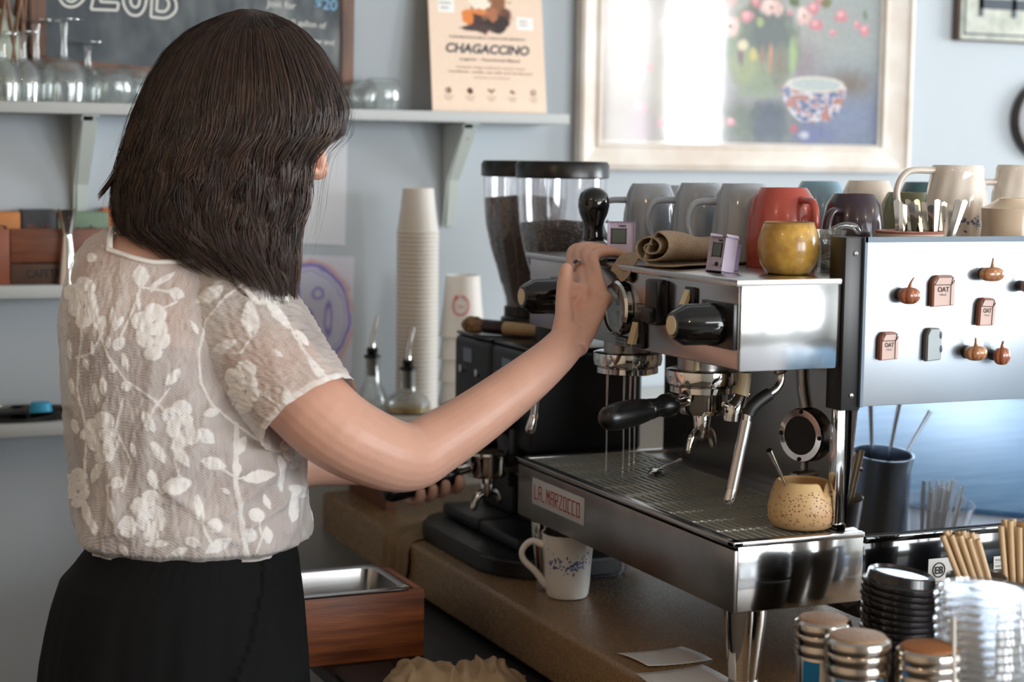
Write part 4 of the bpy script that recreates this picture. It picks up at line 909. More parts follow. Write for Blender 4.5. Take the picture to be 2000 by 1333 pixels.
# tamper
tx_, ty_ = at(1158, 500, y=2.50).x, 2.50
tp = thing('tamper', 'glossy black ball-handled coffee tamper with a steel base', 'tamper', (tx_, ty_, 1.4434))
obj('base', lathe(NB(), (tx_, ty_, 1.4434), [(.0285, 0), (.0292, .001), (.0292, .011), (.028, .012), (.018, .023), (.0165, .024), (0, .024)], 48), mat('coffee_smeared_steel', (170, 160, 150), .35, 1, noise=.5, nscale=60), tp)
obj('handle', lathe(NB(), (tx_, ty_, 1.4434), [(.0165, .0235), (.0172, .026), (.0158, .033), (.0150, .044), (.0175, .055), (.0222, .066), (.0245, .077), (.0243, .086), (.021, .096), (.014, .1025), (.006, .1055), (0, .106)], 44), blkgloss, tp)
# timers
lil = mat('lilac_plastic', (196, 184, 206), .3); lcd = mat('lcd', (92, 100, 92), .15)
def timer(px, py, y, face, label, w_=.042, h=.05, tilt=.18):
    c = at(px, py, y=y); c.z = 1.4435
    t = thing('kitchen_timer', label, 'timer', c)
    X = Vector((-face[1], face[0], 0)).normalized(); X = X if X.dot(CR) > 0 else -X; N_ = Vector((face[0], face[1], 0)).normalized()
    U = (Vector((0, 0, 1))-N_*tilt).normalized(); F_ = X.cross(U); F_ = F_ if F_.dot(N_) > 0 else -F_
    Mx = Matrix((X, F_, U)).transposed().to_4x4(); Mx.translation = c+U*.001
    q = box(NB(), -w_/2, w_/2, -.006, .006, 0, h, bev=.004, seg=3, mtx=Mx); obj('case', q, lil, t)
    q = box(NB(), -w_*.4, w_*.45, -.016, -.007, .004, h*.8, bev=.002, mtx=Mx); obj('stand_clip', q, mat('dark_lilac', (150, 136, 170), .35), t)
    q = box(NB(), -w_*.36, w_*.2, .0058, .0068, h*.42, h*.82, bev=.0008, mtx=Mx); obj('screen_frame', q, ink, t)
    q = box(NB(), -w_*.33, w_*.17, .0062, .0072, h*.44, h*.8, mtx=Mx); obj('screen', q, lcd, t)
    for k in (-.25, 0, .22): obj('button', lathe(NB(), Mx@Vector((w_*k, .006, h*.2)), [(.003, 0), (.003, .0016), (0, .002)], 12, F_), ink if k == 0 else lil, t)
    text('lettering', 'TIMER', Mx@Vector((-w_*.12, .0064, h*.86)), X, U, .0032, ink, t, bold=.02, depth=0)
    return t
timer(1212, 505, 2.37, (-.5, -.85), 'lilac digital timer standing behind the fingers', .040, .056)
timer(1405, 531, 2.1, (-.97, -.1), 'lilac digital timer turned sideways, beside the folded cloth', .036, .046, .15)
# folded linen cloth
lin_m = mat('linen', (176, 154, 130), .85, rgb2=(156, 134, 110), nscale=300, bump=.7, bscale=500)
def roll_cloth():
    q = NB(); A = at(1266, 508, y=2.215); A.z = 1.4445; End = at(1412, 508, y=2.30); End.z = 1.4445
    D_ = (End-A).normalized(); S_ = Vector((D_.y, -D_.x, 0)); S_ = S_ if S_.dot(Vector((1, 0, 0))) > 0 else -S_
    # spiral cross-section, width ~6.5 cm, height ~3.6 cm
    prof = []
    for k in range(60):
        th = k/59*2.35*2*PI; g_ = 1-.86*k/59
        prof.append((-math.cos(th-.3)*.042*g_-.002, .0265+math.sin(th-.3)*.0255*g_))
    prof = [(.052, .003), (.038, .0015), (.015, .001), (-.02, .0015)]+prof[8:]
    rows = []
    n = 26
    for j in range(n):
        t_ = j/(n-1); o_ = A+D_*(t_-.5)*.0 + (End-A)*t_; row = []
        hs_ = 1-.35*t_**1.5+.06*math.sin(t_*9); skew = .018*(1-t_)
        for i, (a_, z) in enumerate(prof):
            nz = pnoise(Vector((t_*5, a_*60, z*60)))*.0025
            row.append(q.verts.new(o_+S_*(a_*(.95+.12*math.sin(t_*7))+nz)+D_*(.006*(z/.036)*(1-t_))+Vector((0, 0, max(.001, z*hs_+nz*.6)))))
        rows.append(row)
    for r1, r2 in zip(rows, rows[1:]):
        for i in range(len(r1)-1): q.faces.new((r1[i], r1[i+1], r2[i+1], r2[i]))
    # corner that droops over the front edge
    fl = []
    for i in range(9):
        row = []
        for j in range(9):
            u_, v_ = i/8, j/8
            p = Vector((1.20-.052*u_, 2.235+.06*v_+.02*u_, 1.449+.012*(1-u_)+.004*math.sin(v_*6+u_*3)))
            if p.x < 1.152: p.x = 1.1485; 
            p.z -= max(0, u_-.72)*.10*(1.0-.5*abs(v_-.4)); row.append(q.verts.new(p))
        fl.append(row)
    for r1, r2 in zip(fl, fl[1:]):
        for i in range(8): q.faces.new((r1[i], r1[i+1], r2[i+1], r2[i]))
    o = solo('linen_cloth', q, lin_m, 'rolled beige linen cloth on the machine\'s front edge', 'cloth', (A.x, A.y, 1.444), ang=80)
    s = o.modifiers.new('s', 'SOLIDIFY'); s.thickness = .0028; s.offset = 0
    s = o.modifiers.new('b', 'SUBSURF'); s.levels = 1; s.render_levels = 1
roll_cloth()
# gourd cup with a spoon on the drip tray
ux, uy = at(1566, 1005, y=2.02).x, 2.02
gc = thing('gourd_cup', 'speckled tan gourd-shaped cup with a chipped notch on the drip tray', 'cup', (ux, uy, TZ))
q = NB(); pr = [(0, 0), (.036, 0), (.0405, .003), (.0455, .012), (.046, .026), (.0425, .044), (.0375, .058), (.0355, .062), (.033, .063), (.0315, .060), (.036, .045), (.039, .03), (.034, .012), (0, .008)]
lathe(q, (ux, uy, TZ), pr, 56)
na = math.atan2(-.94, .35)
for v in q.verts:
    d_ = Vector((v.co.x-ux, v.co.y-uy)); 
    if v.co.z > TZ+.045 and d_.length > .01:
        th = math.atan2(d_.y, d_.x); dd = (th-na+PI) % (2*PI)-PI; v.co.z -= .014*math.exp(-(dd/.16)**2)
gmt = mat('gourd_glaze', (206, 164, 122), .4, rgb2=(214, 184, 130), nscale=12)
obj('body', q, gmt, gc)
q = NB(); rr = random.Random(3)
for k in range(520):
    th = rr.uniform(0, 2*PI); z = rr.uniform(.008, .053); a_ = math.cos(th-math.atan2(-.9, -.2)); 
    if rr.random() > .35+.6*max(0, a_): continue
    zs = [p_[1] for p_ in pr[:8]]; rs = [p_[0] for p_ in pr[:8]]; r_ = float(np.interp(z, zs[1:], rs[1:]))
    d_ = Vector((math.cos(th), math.sin(th), 0)); s = Vector((-d_.y, d_.x, 0)); L_ = rr.uniform(.0006, .0014)
    ellipsoid(q, Vector((ux, uy, TZ+z))+d_*(r_+.0001), (s*L_, Vector((0, 0, L_)), d_*.0003), 7, 4)
sp_ = obj('speckle', q, mat('speckle_brown', (150, 98, 76), .5), gc)
sp_['kind'] = 'stuff'
A = Vector((ux-.006, uy, TZ+.016)); spoon('teaspoon', 'steel teaspoon leaning in the gourd-shaped cup', A, at(1502, 880, y=1.99), chrome, rb=.008)

# ================================================================ grinders
beans_m = mat('roasted_beans', (62, 42, 34), .4)
def grinder(cx, cy, label, fork_empty, zbean, hopper_r=.078, box_x0=1.2):
    t = thing('coffee_grinder', label, 'grinder', (cx, cy, CT))
    hw = .086; zt = 1.235
    q = NB(); box(q, box_x0, cx+.12, cy-hw, cy+hw, 1.06, zt, bev=.012, seg=4); obj('motor_housing', q, blkmatte, t)
    q = NB(); box(q, box_x0+.05, cx+.11, cy-hw+.01, cy+hw-.01, CT+.02, 1.07, bev=.01, seg=3); obj('column', q, blkmatte, t)
    q = NB(); box(q, box_x0-.02, cx+.12, cy-hw, cy+hw, CT, CT+.022, bev=.006); obj('base', q, blkmatte, t)
    obj('lid_plate', box(NB(), box_x0+.003, cx+.117, cy-hw+.003, cy+hw-.003, zt, zt+.006, bev=.003), blkplastic, t)
    obj('collar', lathe(NB(), (cx, cy, zt+.004), [(.042, 0), (.042, .03), (.036, .034), (.036, .05), (.034, .052)], 40), blkplastic, t)
    z0 = 1.285; z1 = 1.525; R = hopper_r
    pr = [(.034, z0), (.036, z0+.02), (.05, z0+.07), (.064, z0+.115), (.0725, z0+.155), (R*.975, z0+.2), (R*.98, z1)]
    obj('hopper', lathe(NB(), (cx, cy, 0), pr+[(r-.002, z) for r, z in pr[::-1]], 56, cap=False), clearplastic, t)
    obj('lid', lathe(NB(), (cx, cy, z1), [(R, -.002), (R*1.03, 0), (R*1.03, .02), (R*.98, .0265), (R*.5, .0275), (0, .0275)], 56), blkplastic, t)
    # beans: a filled core with beans heaped on top
    rs = [p[0] for p in pr]; zs = [p[1] for p in pr]
    prof = [(np.interp(z, zs, rs)-.004, z) for z in np.linspace(z0+.002, zbean, 12)]+[(np.interp(zbean, zs, rs)*.5, zbean+.006), (0, zbean+.01)]
    q = NB(); lathe(q, (cx, cy, 0), prof, 60)
    bz = obj('bean_fill', q, beans_m, t)
    q = NB(); rr = random.Random(int(cx*1000)); rb = np.interp(zbean, zs, rs)-.006
    def bean(c, n):
        a_, s, u = frame_of(n); th = rr.uniform(0, PI); l = s*math.cos(th)+u*math.sin(th); m2 = a_.cross(l)
        ellipsoid(q, c, (l*.0052, m2*.0037, a_*.0028), 8, 5)
    for k in range(1100):
        th = rr.uniform(0, 2*PI)
        if k < 260:
            r = rb*math.sqrt(rr.random()); bean(Vector((cx+r*math.cos(th), cy+r*math.sin(th), zbean+.004+.006*(1-r/rb))), (rr.gauss(0, .4), rr.gauss(0, .4), 1))
        else:
            z = rr.uniform(max(z0+.05, zbean-.16), zbean+.003); r = np.interp(z, zs, rs)-.0045; bean(Vector((cx+r*math.cos(th), cy+r*math.sin(th), z)), (math.cos(th), math.sin(th), 0))
    s_ = obj('coffee_beans', q, beans_m, t); s_['kind'] = 'stuff'
    # display and dosing head on the front
    obj('display', box(NB(), box_x0-.0015, box_x0+.002, cy-.005, cy+.035, 1.19, 1.215), mat('display_grey', (120, 132, 150), .2), t)
    for dy in (-.03, .045): obj('dial_button', lathe(NB(), (box_x0, cy+dy, 1.175), [(.007, 0), (.007, .004), (0, .005)], 18, (-1, 0, 0)), chrome, t)
    q = NB(); tube(q, [(box_x0+.01, cy, 1.115), (box_x0-.045, cy, 1.10), (box_x0-.05, cy, 1.085)], [.022, .02, .017], 20, n=3); obj('dosing_chute', q, blkplastic, t)
    q = NB()
    for s in (-1, 1): box(q, box_x0-.075, box_x0+.05, cy+s*.042-.004, cy+s*.042+.004, 1.028, 1.038, bev=.001)
    box(q, box_x0-.002, box_x0+.05, cy-.046, cy+.046, 1.022, 1.038)
    obj('fork', q, steel_dk, t)
    obj('fork_holder', box(NB(), box_x0-.012, box_x0+.052, cy-.026, cy+.026, 1.0, 1.10, bev=.003), blkmatte, t)
    return t
def gxy(px, y): return at(px, 400, y=y).x
g1y, g2y = 2.79, 2.968
g1x, g2x = gxy(1097, g1y), gxy(1026, g2y)
grinder(g1x, g1y, 'black coffee grinder nearer the espresso machine, holding the portafilter', False, 1.44)
grinder(g2x, g2y, 'black coffee grinder farther away, its hopper nearly full of beans', True, 1.478)
# portafilter being filled
c = at(951, 912, y=2.765); hd = at(731, 978, d=c.dot(CF)*0+2.93)-c
pf2 = portafilter(None, c, (hd-Vector((0, 0, 0))), 'portafilter', 'portafilter held in the grinder fork by the woman\'s left hand')
PFH = hd.normalized(); PFC = c
obj('ground_coffee', lathe(NB(), c, [(.029, .013), (.0285, .022), (.02, .026), (0, .029)], 24), mat('ground_coffee', (58, 38, 28), .9, bump=1., bscale=900), pf2)
# round black tray under the grinders
q = NB(); pts = []
x0, x1, y0, y1, r = 1.125, 1.36, 2.63, 3.10, .11
for cx_, cy_, a0 in ((x1-.03, y1-.03, 0), (x0+r, y1-r, 90), (x0+r, y0+r, 180), (x1-.03, y0+.03, 270)):
    rr_ = r if cx_ < x1-.05 else .03
    for k in range(9): th = math.radians(a0+k*90/8); pts.append(Vector((cx_+rr_*math.cos(th), cy_+rr_*math.sin(th), CT+.034)))
slab(q, pts, (0, 0, 1), .0335); bmesh.ops.bevel(q, geom=[e for e in q.edges if abs(e.verts[0].co.z-e.verts[1].co.z) < .001], offset=.006, segments=3, affect='EDGES')
bt = solo('knock_mat', q, mat('black_mat', (20, 21, 24), .35, bump=.15, bscale=150), 'rounded black mat under the two grinders, dusted with coffee', 'mat', (1.25, 2.86, CT))
for o_ in list(bpy.data.objects):
    if o_.name.startswith('coffee_grinder'): o_.location.z += .036
pf_shift = 0
q = NB(); rr = random.Random(11)
for k in range(160):
    c_ = Vector((1.19+rr.gauss(0, .018), 2.80+rr.gauss(0, .04), CT+.0345)); ellipsoid(q, c_, ((.0011, 0, 0), (0, .0011, 0), (0, 0, .0006)), 6, 4)
s_ = solo('spilled_grounds', q, mat('grounds_brown', (70, 46, 32), .9), 'scatter of spilled coffee grounds on the black mat', 'coffee grounds', (1.19, 2.80, CT+.034)); s_['kind'] = 'stuff'
# brush on top
c = at(912, 672, y=2.92); zb_ = 1.235+.036+.006
bA = at(908, 668, y=2.985); bA.z = zb_+.017; bB = at(1052, 672, y=2.87); bB.z = zb_+.012
d_ = (bB-bA).normalized(); L_ = (bB-bA).length
br = thing('barista_brush', 'wooden-handled bristle brush lying on top of the farther grinder', 'brush', bA)
q = NB(); tube(q, [bA-d_*.004, bA+d_*.006, bA+d_*.02, bA+d_*.042], [.006, .0145, .016, .0115], 26, n=4); 
for v in q.verts: v.co += Vector(v.normal if v.normal.length else (0, 0, 0))*0+Vector((rr.gauss(0, .0006), rr.gauss(0, .0006), rr.gauss(0, .0006)))
obj('bristles', q, mat('bristle', (186, 150, 110), .8, rgb2=(120, 90, 64), nscale=120, bump=1, bscale=600), br)
obj('ferrule', tube(NB(), [bA+d_*.038, bA+d_*.042, bA+d_*.078, bA+d_*.08], [.0115, .0128, .0128, .012], 24), mat('dark_ferrule', (46, 24, 30), .3), br)
obj('handle', tube(NB(), [bA+d_*.079, bA+d_*.085, bA+d_*.12, bA+d_*.15], [.0115, .0125, .012, .010], 24, round_end=True), mat('pale_wood', (208, 170, 124), .5, noise=.2, nscale=40), br)

# ---- riser, paper cups, bottles at the back
rs = thing('riser_shelf', 'low wooden riser with a white top standing at the wall end of the counter', 'riser', (1.5, 3.4, CT))
rz = 1.09
obj('top', box(NB(), 1.14, 2.1, 3.26, 3.515, rz-.02, rz, bev=.002), mat('riser_white', (216, 214, 208), .4), rs)
obj('side_panel', box(NB(), 1.15, 1.17, 3.28, 3.51, CT, rz-.02), mat('reddish_wood', (112, 70, 48), .5, noise=.3, nscale=20), rs)
obj('side_panel', box(NB(), 2.06, 2.08, 3.28, 3.51, CT, rz-.02), mat('reddish_wood', (112, 70, 48)), rs)
obj('back_panel', box(NB(), 1.17, 2.06, 3.50, 3.51, CT, rz-.02), mat('riser_back', (120, 112, 100), .6), rs)
def ordn(k): return '%d%s' % (k, 'th' if 10 < k % 100 < 14 else {1: 'st', 2: 'nd', 3: 'rd'}.get(k % 10, 'th'))
paperw = mat('paper_cup', (236, 230, 222), .5, noise=.02, nscale=30); GC = 'paper cups nested upside down'
def cups(px, y, n, r, step, zb0, label_fn, hcup=.09, grp='x'):
    x = at(px, 600, y=y).x
    for k in range(n):
        z = zb0+k*step; top = (k == n-1)
        t = thing('paper_cup', label_fn(k, n), 'cup', (x, y, z), grp)
        q = NB(); lathe(q, (x, y, z), [(r, 0), (r*1.03, .001), (r*1.03, .004), (r*.99, .005), (r*.84, hcup*.55), (r*.75, hcup-.003), (r*.73, hcup), (r*.70, hcup-.006), (0, hcup-.006)], 30, cap=False)
        obj('cup_body', q, paperw, t)
    return t
cups(815, 3.37, 42, .0415, .00855, rz, lambda k, n: 'topmost white paper cup of the tall stack' if k == n-1 else 'white paper cup, %s from the top of the tall stack' % ordn(n-k), grp='tall stack of white paper cups')
lastc = cups(903, 3.40, 4, .047, .046, rz, lambda k, n: 'topmost paper cup of the short stack, with a red ring mark' if k == n-1 else 'cream paper cup, %s from the top of the short stack' % ordn(n-k), .125, grp='short stack of printed paper cups')
q = NB(); cc = lastc.location; nd = Vector((-math.sin(YAW)-.05, -math.cos(YAW), 0)).normalized(); sd = Vector((-nd.y, nd.x, 0))
for k in range(24):
    th = k/24*2*PI
    if 1.7 < th < 2.1: continue
    p = cc+Vector((0, 0, .066)); u_ = math.cos(th)*.017; z_ = math.sin(th)*.019; rloc = .047*(.99-.24*(.066+z_)/.125)+.0006; a_ = u_/rloc
    ellipsoid(q, p+(nd*math.cos(a_)+sd*math.sin(a_))*rloc+Vector((0, 0, z_)), ((.003, 0, 0), (0, .003, 0), (0, 0, .0016)), 8, 4)
pk = mat('stamp_red', (222, 120, 128), .6)
obj('ring_logo', q, pk, lastc)
p = cc+Vector((0, 0, .082)); rloc = .047*(.99-.24*.082/.125)+.0004
obj('logo_dot', ellipsoid(NB(), p+(nd*.97-sd*.24)*rloc, (sd*.0045, Vector((0, 0, .0045)), nd*.001), 12, 6), pk, lastc)
text('logo_text', 'COFFEE', p+nd*(rloc+.001)+Vector((0, 0, -.02))-sd*.008, sd, (0, 0, 1), .004, pk, lastc, width=.016)
def bottle(px, y, label, zneck, rbody, liquid):
    x = at(px, 700, y=y).x; t = thing('pour_bottle', label, 'bottle', (x, y, rz)); zn = zneck-rz
    obj('glass_body', lathe(NB(), (x, y, rz), [(0, .003), (rbody*.9, .002), (rbody, .01), (rbody, zn*.25), (rbody*.75, zn*.42), (.017, zn*.52), (.015, zn*.8), (.0155, zn), (.0135, zn), (.013, zn*.6), (rbody*.7, zn*.4), (rbody*.94, zn*.2)], 36, cap=False), glass, t)
    if liquid: obj('syrup', lathe(NB(), (x, y, rz), [(0, .004), (rbody*.93, .004), (rbody*.93, zn*.16), (0, zn*.16)], 30), mat('amber_syrup', (190, 160, 104), .15), t)
    obj('stopper', lathe(NB(), (x, y, zneck), [(.010, -.035), (.011, 0), (.017, .001), (.017, .006), (.010, .009), (.012, .017), (.009, .022), (0, .022)], 24), blkplastic, t)
    obj('spout', tube(NB(), [(x, y, zneck+.015), (x, y, zneck+.035), (x+.004, y-.001, zneck+.06), (x+.010, y-.003, zneck+.085)], [.0065, .0055, .0045, .0035], 12, n=4), mirror, t)
bottle(727, 3.36, 'clear bottle with steel pour spout, farther left at the wall', at(727, 700, y=3.36).z+.0, .03, False)
bottle(797, 3.30, 'round clear pour bottle with amber syrup behind the forearm', at(797, 724, y=3.30).z, .046, True)

# ---- cloth hung over the counter edge
def drape(name, label, yc, wdt, back, drop, m, cat='cloth'):
    q = NB(); rows = []; n, k_ = 34, 30
    L_ = back+drop
    for i in range(n+1):
        s = i/n*L_; row = []
        for j in range(k_+1):
            v = j/k_-.5; fold = math.sin(v*17+.6*math.sin(i*.25))*.5+.5
            lift = .004+.012*fold*(1-abs(v))
            w_ = wdt*(1.0+.25*(s < back)*(1-s/back)-.1*(s > back)*(s-back)/drop)
            y = yc+v*w_+.01*math.sin(i*.3)+(.02*(1-s/back) if s < back else 0)
            r = .016
            if s < back-r: p = Vector((1.095-r*0+(back-s), y, CT+lift))
            elif s < back+r*.6:
                a_ = (s-(back-r))/(r*1.6)*PI/2; p = Vector((1.095+r-(r+lift)*math.sin(a_), y, CT-r+(r+lift)*math.cos(a_)))
                
            else: p = Vector((1.095-lift-.002, y, CT-r-(s-back-r*.6)))
            row.append(q.verts.new(p))
        rows.append(row)
    for a_, b_ in zip(rows, rows[1:]):
        for j in range(k_): q.faces.new((a_[j], a_[j+1], b_[j+1], b_[j]))
    o = solo(name, q, m, label, cat, (1.095, yc, CT), ang=80); s = o.modifiers.new('s', 'SOLIDIFY'); s.thickness = .002; return o
drape('bar_towel', 'tan towel draped over the edge of the counter', 3.06, .13, .09, .155, mat('tan_towel', (138, 112, 82), .9, noise=.15, nscale=40, bump=.6, bscale=400))

# ---- the flowered mug on the counter
c = at(1117, 1170, z=CT)
fm_ = thing('flowered_mug', 'white mug with small blue flowers standing under the drip tray', 'mug', (c.x, c.y+.02, CT))
mc = Vector((c.x, c.y+.018, CT+.0005)); rf = lambda z: .0335+.0085*min(1, max(0, z/.102))
q = NB(); N_ = 80; pr = [(0, .0), (.029, 0), (.0315, .001), (.0338, .006)]+[(rf(z), z) for z in (.02, .04, .06, .08, .095, .101)]+[(.0425, .1025), (.0405, .1025), (.0395, .09), (.031, .01), (0, .006)]
lathe(q, mc, pr, N_, cap=False)
for v in q.verts:
    z = v.co.z-mc.z; th = math.atan2(v.co.y-mc.y, v.co.x-mc.x); k = max(0, 1-abs(z-.03)/.034)
    if z > .004: r_ = 1-.022*k*(math.cos(9*th+z*95)); v.co.x = mc.x+(v.co.x-mc.x)*r_; v.co.y = mc.y+(v.co.y-mc.y)*r_
obj('body', q, ceramic, fm_)
d_ = Vector((-math.cos(YAW)-.05, math.sin(YAW), 0)).normalized()
obj('handle', tube(NB(), [mc+d_*.039+Vector((0, 0, .082)), mc+d_*.058+Vector((0, 0, .088)), mc+d_*.072+Vector((0, 0, .074)), mc+d_*.070+Vector((0, 0, .058)), mc+d_*.052+Vector((0, 0, .04)), mc+d_*.038+Vector((0, 0, .022)), mc+d_*.0345+Vector((0, 0, .016))], [.0062, .0052, .005, .005, .0055, .006, .005], 14, n=5, flat=1.3), ceramic, fm_)
q = NB(); fth = math.atan2(-CF.y, -CF.x)
for dt, z, s_ in ((-.55, .062, 1.), (-.35, .058, .7), (.1, .053, 1.0), (.3, .06, 1.1), (.55, .063, 1.), (.0, .049, .6), (-.65, .054, .5)): sprig(q, mc, rf, mc.z+z, fth+dt, s_)
obj('blue_flowers', q, bl, fm_)

# ---- papers on the counter
pw_ = mat('receipt_paper', (214, 212, 210), .6); grey_ink = mat('print_grey', (110, 108, 110), .7)
def slip(pts, label, words):
    P_ = [at(px, py, z=CT+.002) for px, py in pts]
    t = thing('paper_slip', label, 'paper', P_[0]); q = NB(); n = 8; G = []
    for i in range(n+1):
        row = []
        for j in range(n+1):
            u_, v_ = i/n, j/n; p = P_[0]*(1-u_)*(1-v_)+P_[1]*u_*(1-v_)+P_[3]*(1-u_)*v_+P_[2]*u_*v_
            p.z = CT+.0012+.004*abs(u_-.5)**2*4*(.5+.5*math.sin(v_*3)); row.append(q.verts.new(p))
        G.append(row)
    for a_, b_ in zip(G, G[1:]):
        for j in range(n): q.faces.new((a_[j], a_[j+1], b_[j+1], b_[j]))
    o = obj('sheet', q, pw_, t, ang=80); s = o.modifiers.new('s', 'SOLIDIFY'); s.thickness = .0003
    X = (P_[2]-P_[1]).normalized(); Y = (P_[1]-P_[0]).normalized(); Y = (Y-X*Y.dot(X)).normalized()
    L1 = (P_[1]-P_[0]).length
    if X.cross(Y).z < 0: X = -X; st = P_[3]
    else: st = P_[0]
    for k, (w_, ht, fr_) in enumerate(words):
        o_ = st+X*.006+Y*L1*fr_; o_.z = CT+.0068
        text('print_line', w_, o_, X, Y, ht, grey_ink, t, bold=.01, depth=0)
slip([(1205, 1278), (1330, 1265), (1392, 1291), (1265, 1304)], 'printed paper slip lying nearer the mug on the counter', [('Ticket', .004, .82), ('1 Cortado', .003, .62), ('1 Oat Latte 12oz', .0035, .5), ('for here', .003, .38), ('10:42', .0025, .25)])
slip([(1241, 1317), (1372, 1300), (1450, 1345), (1300, 1370)], 'second paper slip cut by the bottom edge of the picture', [('Chai', .004, .6), ('iced', .003, .4), ('to go', .0025, .3)])

# ================================================================ knock box and under-counter things
bR = at(829, 1152, d=2.84); wlen = .245; U = Vector((1, 0, 0)); V = Vector((0, 1, 0)); zt = bR.z; hb = at(829, 1152, d=2.84).z-at(830, 1285, d=2.84).z
o0 = Vector((bR.x-wlen, bR.y, zt-hb))
wb = thing('knock_box', 'wooden box holding a steel pan, beside the counter edge', 'box', o0+U*wlen/2+V*.07)
Mx = Matrix((U, V, Vector((0, 0, 1)))).transposed().to_4x4(); Mx.translation = o0
wood = mat('walnut_red_wood', (176, 100, 54), .42, rgb2=(98, 50, 28), nscale=5, stretch=(1.2, 1.2, 16), bump=.2, bscale=40)
Dp = .165
for a_ in ((0, wlen, 0, .012), (0, wlen, Dp-.012, Dp)): obj('side_board', box(NB(), a_[0], a_[1], a_[2], a_[3], 0, hb, bev=.001, mtx=Mx), wood, wb)
for a_ in ((0, .012), (wlen-.012, wlen)): obj('end_board', box(NB(), a_[0], a_[1], .012, Dp-.012, 0, hb, bev=.001, mtx=Mx), wood, wb)
obj('bottom_board', box(NB(), .012, wlen-.012, .012, Dp-.012, 0, .01, mtx=Mx), dk, wb)
pan = thing('steam_pan', 'stainless steel pan with a rolled rim set in the wooden box', 'pan', o0+Vector((0, 0, hb)))
def rrect(x0, x1, y0, y1, r, z, n=5):
    out = []
    for cx_, cy_, a0 in ((x1-r, y1-r, 0), (x0+r, y1-r, 90), (x0+r, y0+r, 180), (x1-r, y0+r, 270)):
        for k in range(n+1): th = math.radians(a0+k*90/n); out.append(Mx@Vector((cx_+r*math.cos(th), cy_+r*math.sin(th), z)))
    return out
q = NB(); e_ = -.004; L3 = wlen-.022
ringsp = [rrect(e_, L3, -.004, Dp+.002, .018, hb+.001), rrect(e_-.001, L3+.001, -.006, Dp+.004, .019, hb+.004), rrect(e_+.004, L3-.004, 0, Dp-.002, .018, hb+.0075), rrect(e_+.014, L3-.014, .011, Dp-.012, .02, hb+.0045), rrect(e_+.018, L3-.018, .014, Dp-.016, .02, hb-.02), rrect(e_+.024, L3-.024, .02, Dp-.02, .02, hb-.062), ]
RV = [[q.verts.new(p) for p in r_] for r_ in ringsp]
for a_, b_ in zip(RV, RV[1:]):
    for i in range(len(a_)): q.faces.new((a_[i], a_[(i+1) % len(a_)], b_[(i+1) % len(b_)], b_[i]))
q.faces.new(RV[-1]); obj('pan_body', q, steel, pan, ang=60)
q = NB(); pc_ = Mx@Vector((wlen*.55, Dp*.5, hb-.055)); ellipsoid(q, pc_, (U*.03, V*.022, Vector((0, 0, .022))), 20, 12)
for v in q.verts: v.co += (v.co-pc_)*pnoise(v.co*90)*.25
solo('coffee_puck', q, mat('wet_grounds', (64, 48, 42), .9, bump=1, bscale=300), 'clump of spent coffee grounds in the steel pan', 'coffee puck', pc_-Vector((0, 0, .02)))
# low black cart carrying the box
cart = thing('low_cart', 'low black cart beside the counter under the wooden box', 'cart', (.9, 2.7, 0))
cz = zt-hb
obj('top', box(NB(), .81, 1.21, 2.30, 2.97, cz-.022, cz-.0005, bev=.003), mat('cart_black', (26, 24, 24), .5), cart)
for x in (.83, 1.17):
    for y in (2.32, 2.92): obj('leg', box(NB(), x, x+.03, y, y+.03, 0, cz-.022), dk, cart)
obj('shelf', box(NB(), .83, 1.2, 2.32, 2.95, .25, .27), dk, cart)
lid = solo('black_tray_lid', box(NB(), .815, .905, 2.33, 2.56, cz, cz+.012, bev=.003), mat('cart_black', (26, 24, 24)), 'flat black board lying in front of the wooden box', 'board', (.78, 2.5, cz))
ctn = at(848, 1190, y=3.0)
solo('milk_carton', box(NB(), ctn.x-.03, ctn.x+.05, 2.98, 3.04, cz, ctn.z+.02, bev=.002), mat('dull_grey_card', (110, 112, 106), .6), 'dull grey carton in the dark between wooden box and counter', 'carton', (ctn.x, 3.0, cz))
# crumpled cloth
cc1 = at(880, 1325, d=2.62); q = NB(); n, m_ = 60, 34; rows = []
for i in range(n+1):
    row = []
    for j in range(m_+1):
        u_, v_ = i/n-.5, j/m_-.5; p = Vector((cc1.x+.02, cc1.y+.04, cz))+CR*u_*.21+Vector((CF.x, CF.y, 0))*v_*.14
        e = max(0, 1-(abs(u_)*2)**4)*max(0, 1-(abs(v_)*2)**3)
        r_ = turbulence(p*22, 3, True, noise_basis='PERLIN_ORIGINAL'); p.z = cz+.004+e*(.030+.016*pnoise(p*16)+.010*abs(pnoise(p*38))+.010*math.sin(u_*26+v_*7+pnoise(p*12)*3)**2)
        p += CR*pnoise(p*40)*.01; row.append(q.verts.new(p))
    rows.append(row)
for a_, b_ in zip(rows, rows[1:]):
    for j in range(m_): q.faces.new((a_[j], a_[j+1], b_[j+1], b_[j]))
o = solo('crumpled_cloth', q, mat('beige_rag', (176, 150, 118), .9, noise=.12, nscale=30, bump=.5, bscale=300), 'crumpled beige rag on the cart at the bottom of the picture', 'cloth', (cc1.x, cc1.y, cz), ang=85)
s = o.modifiers.new('s', 'SOLIDIFY'); s.thickness = .002

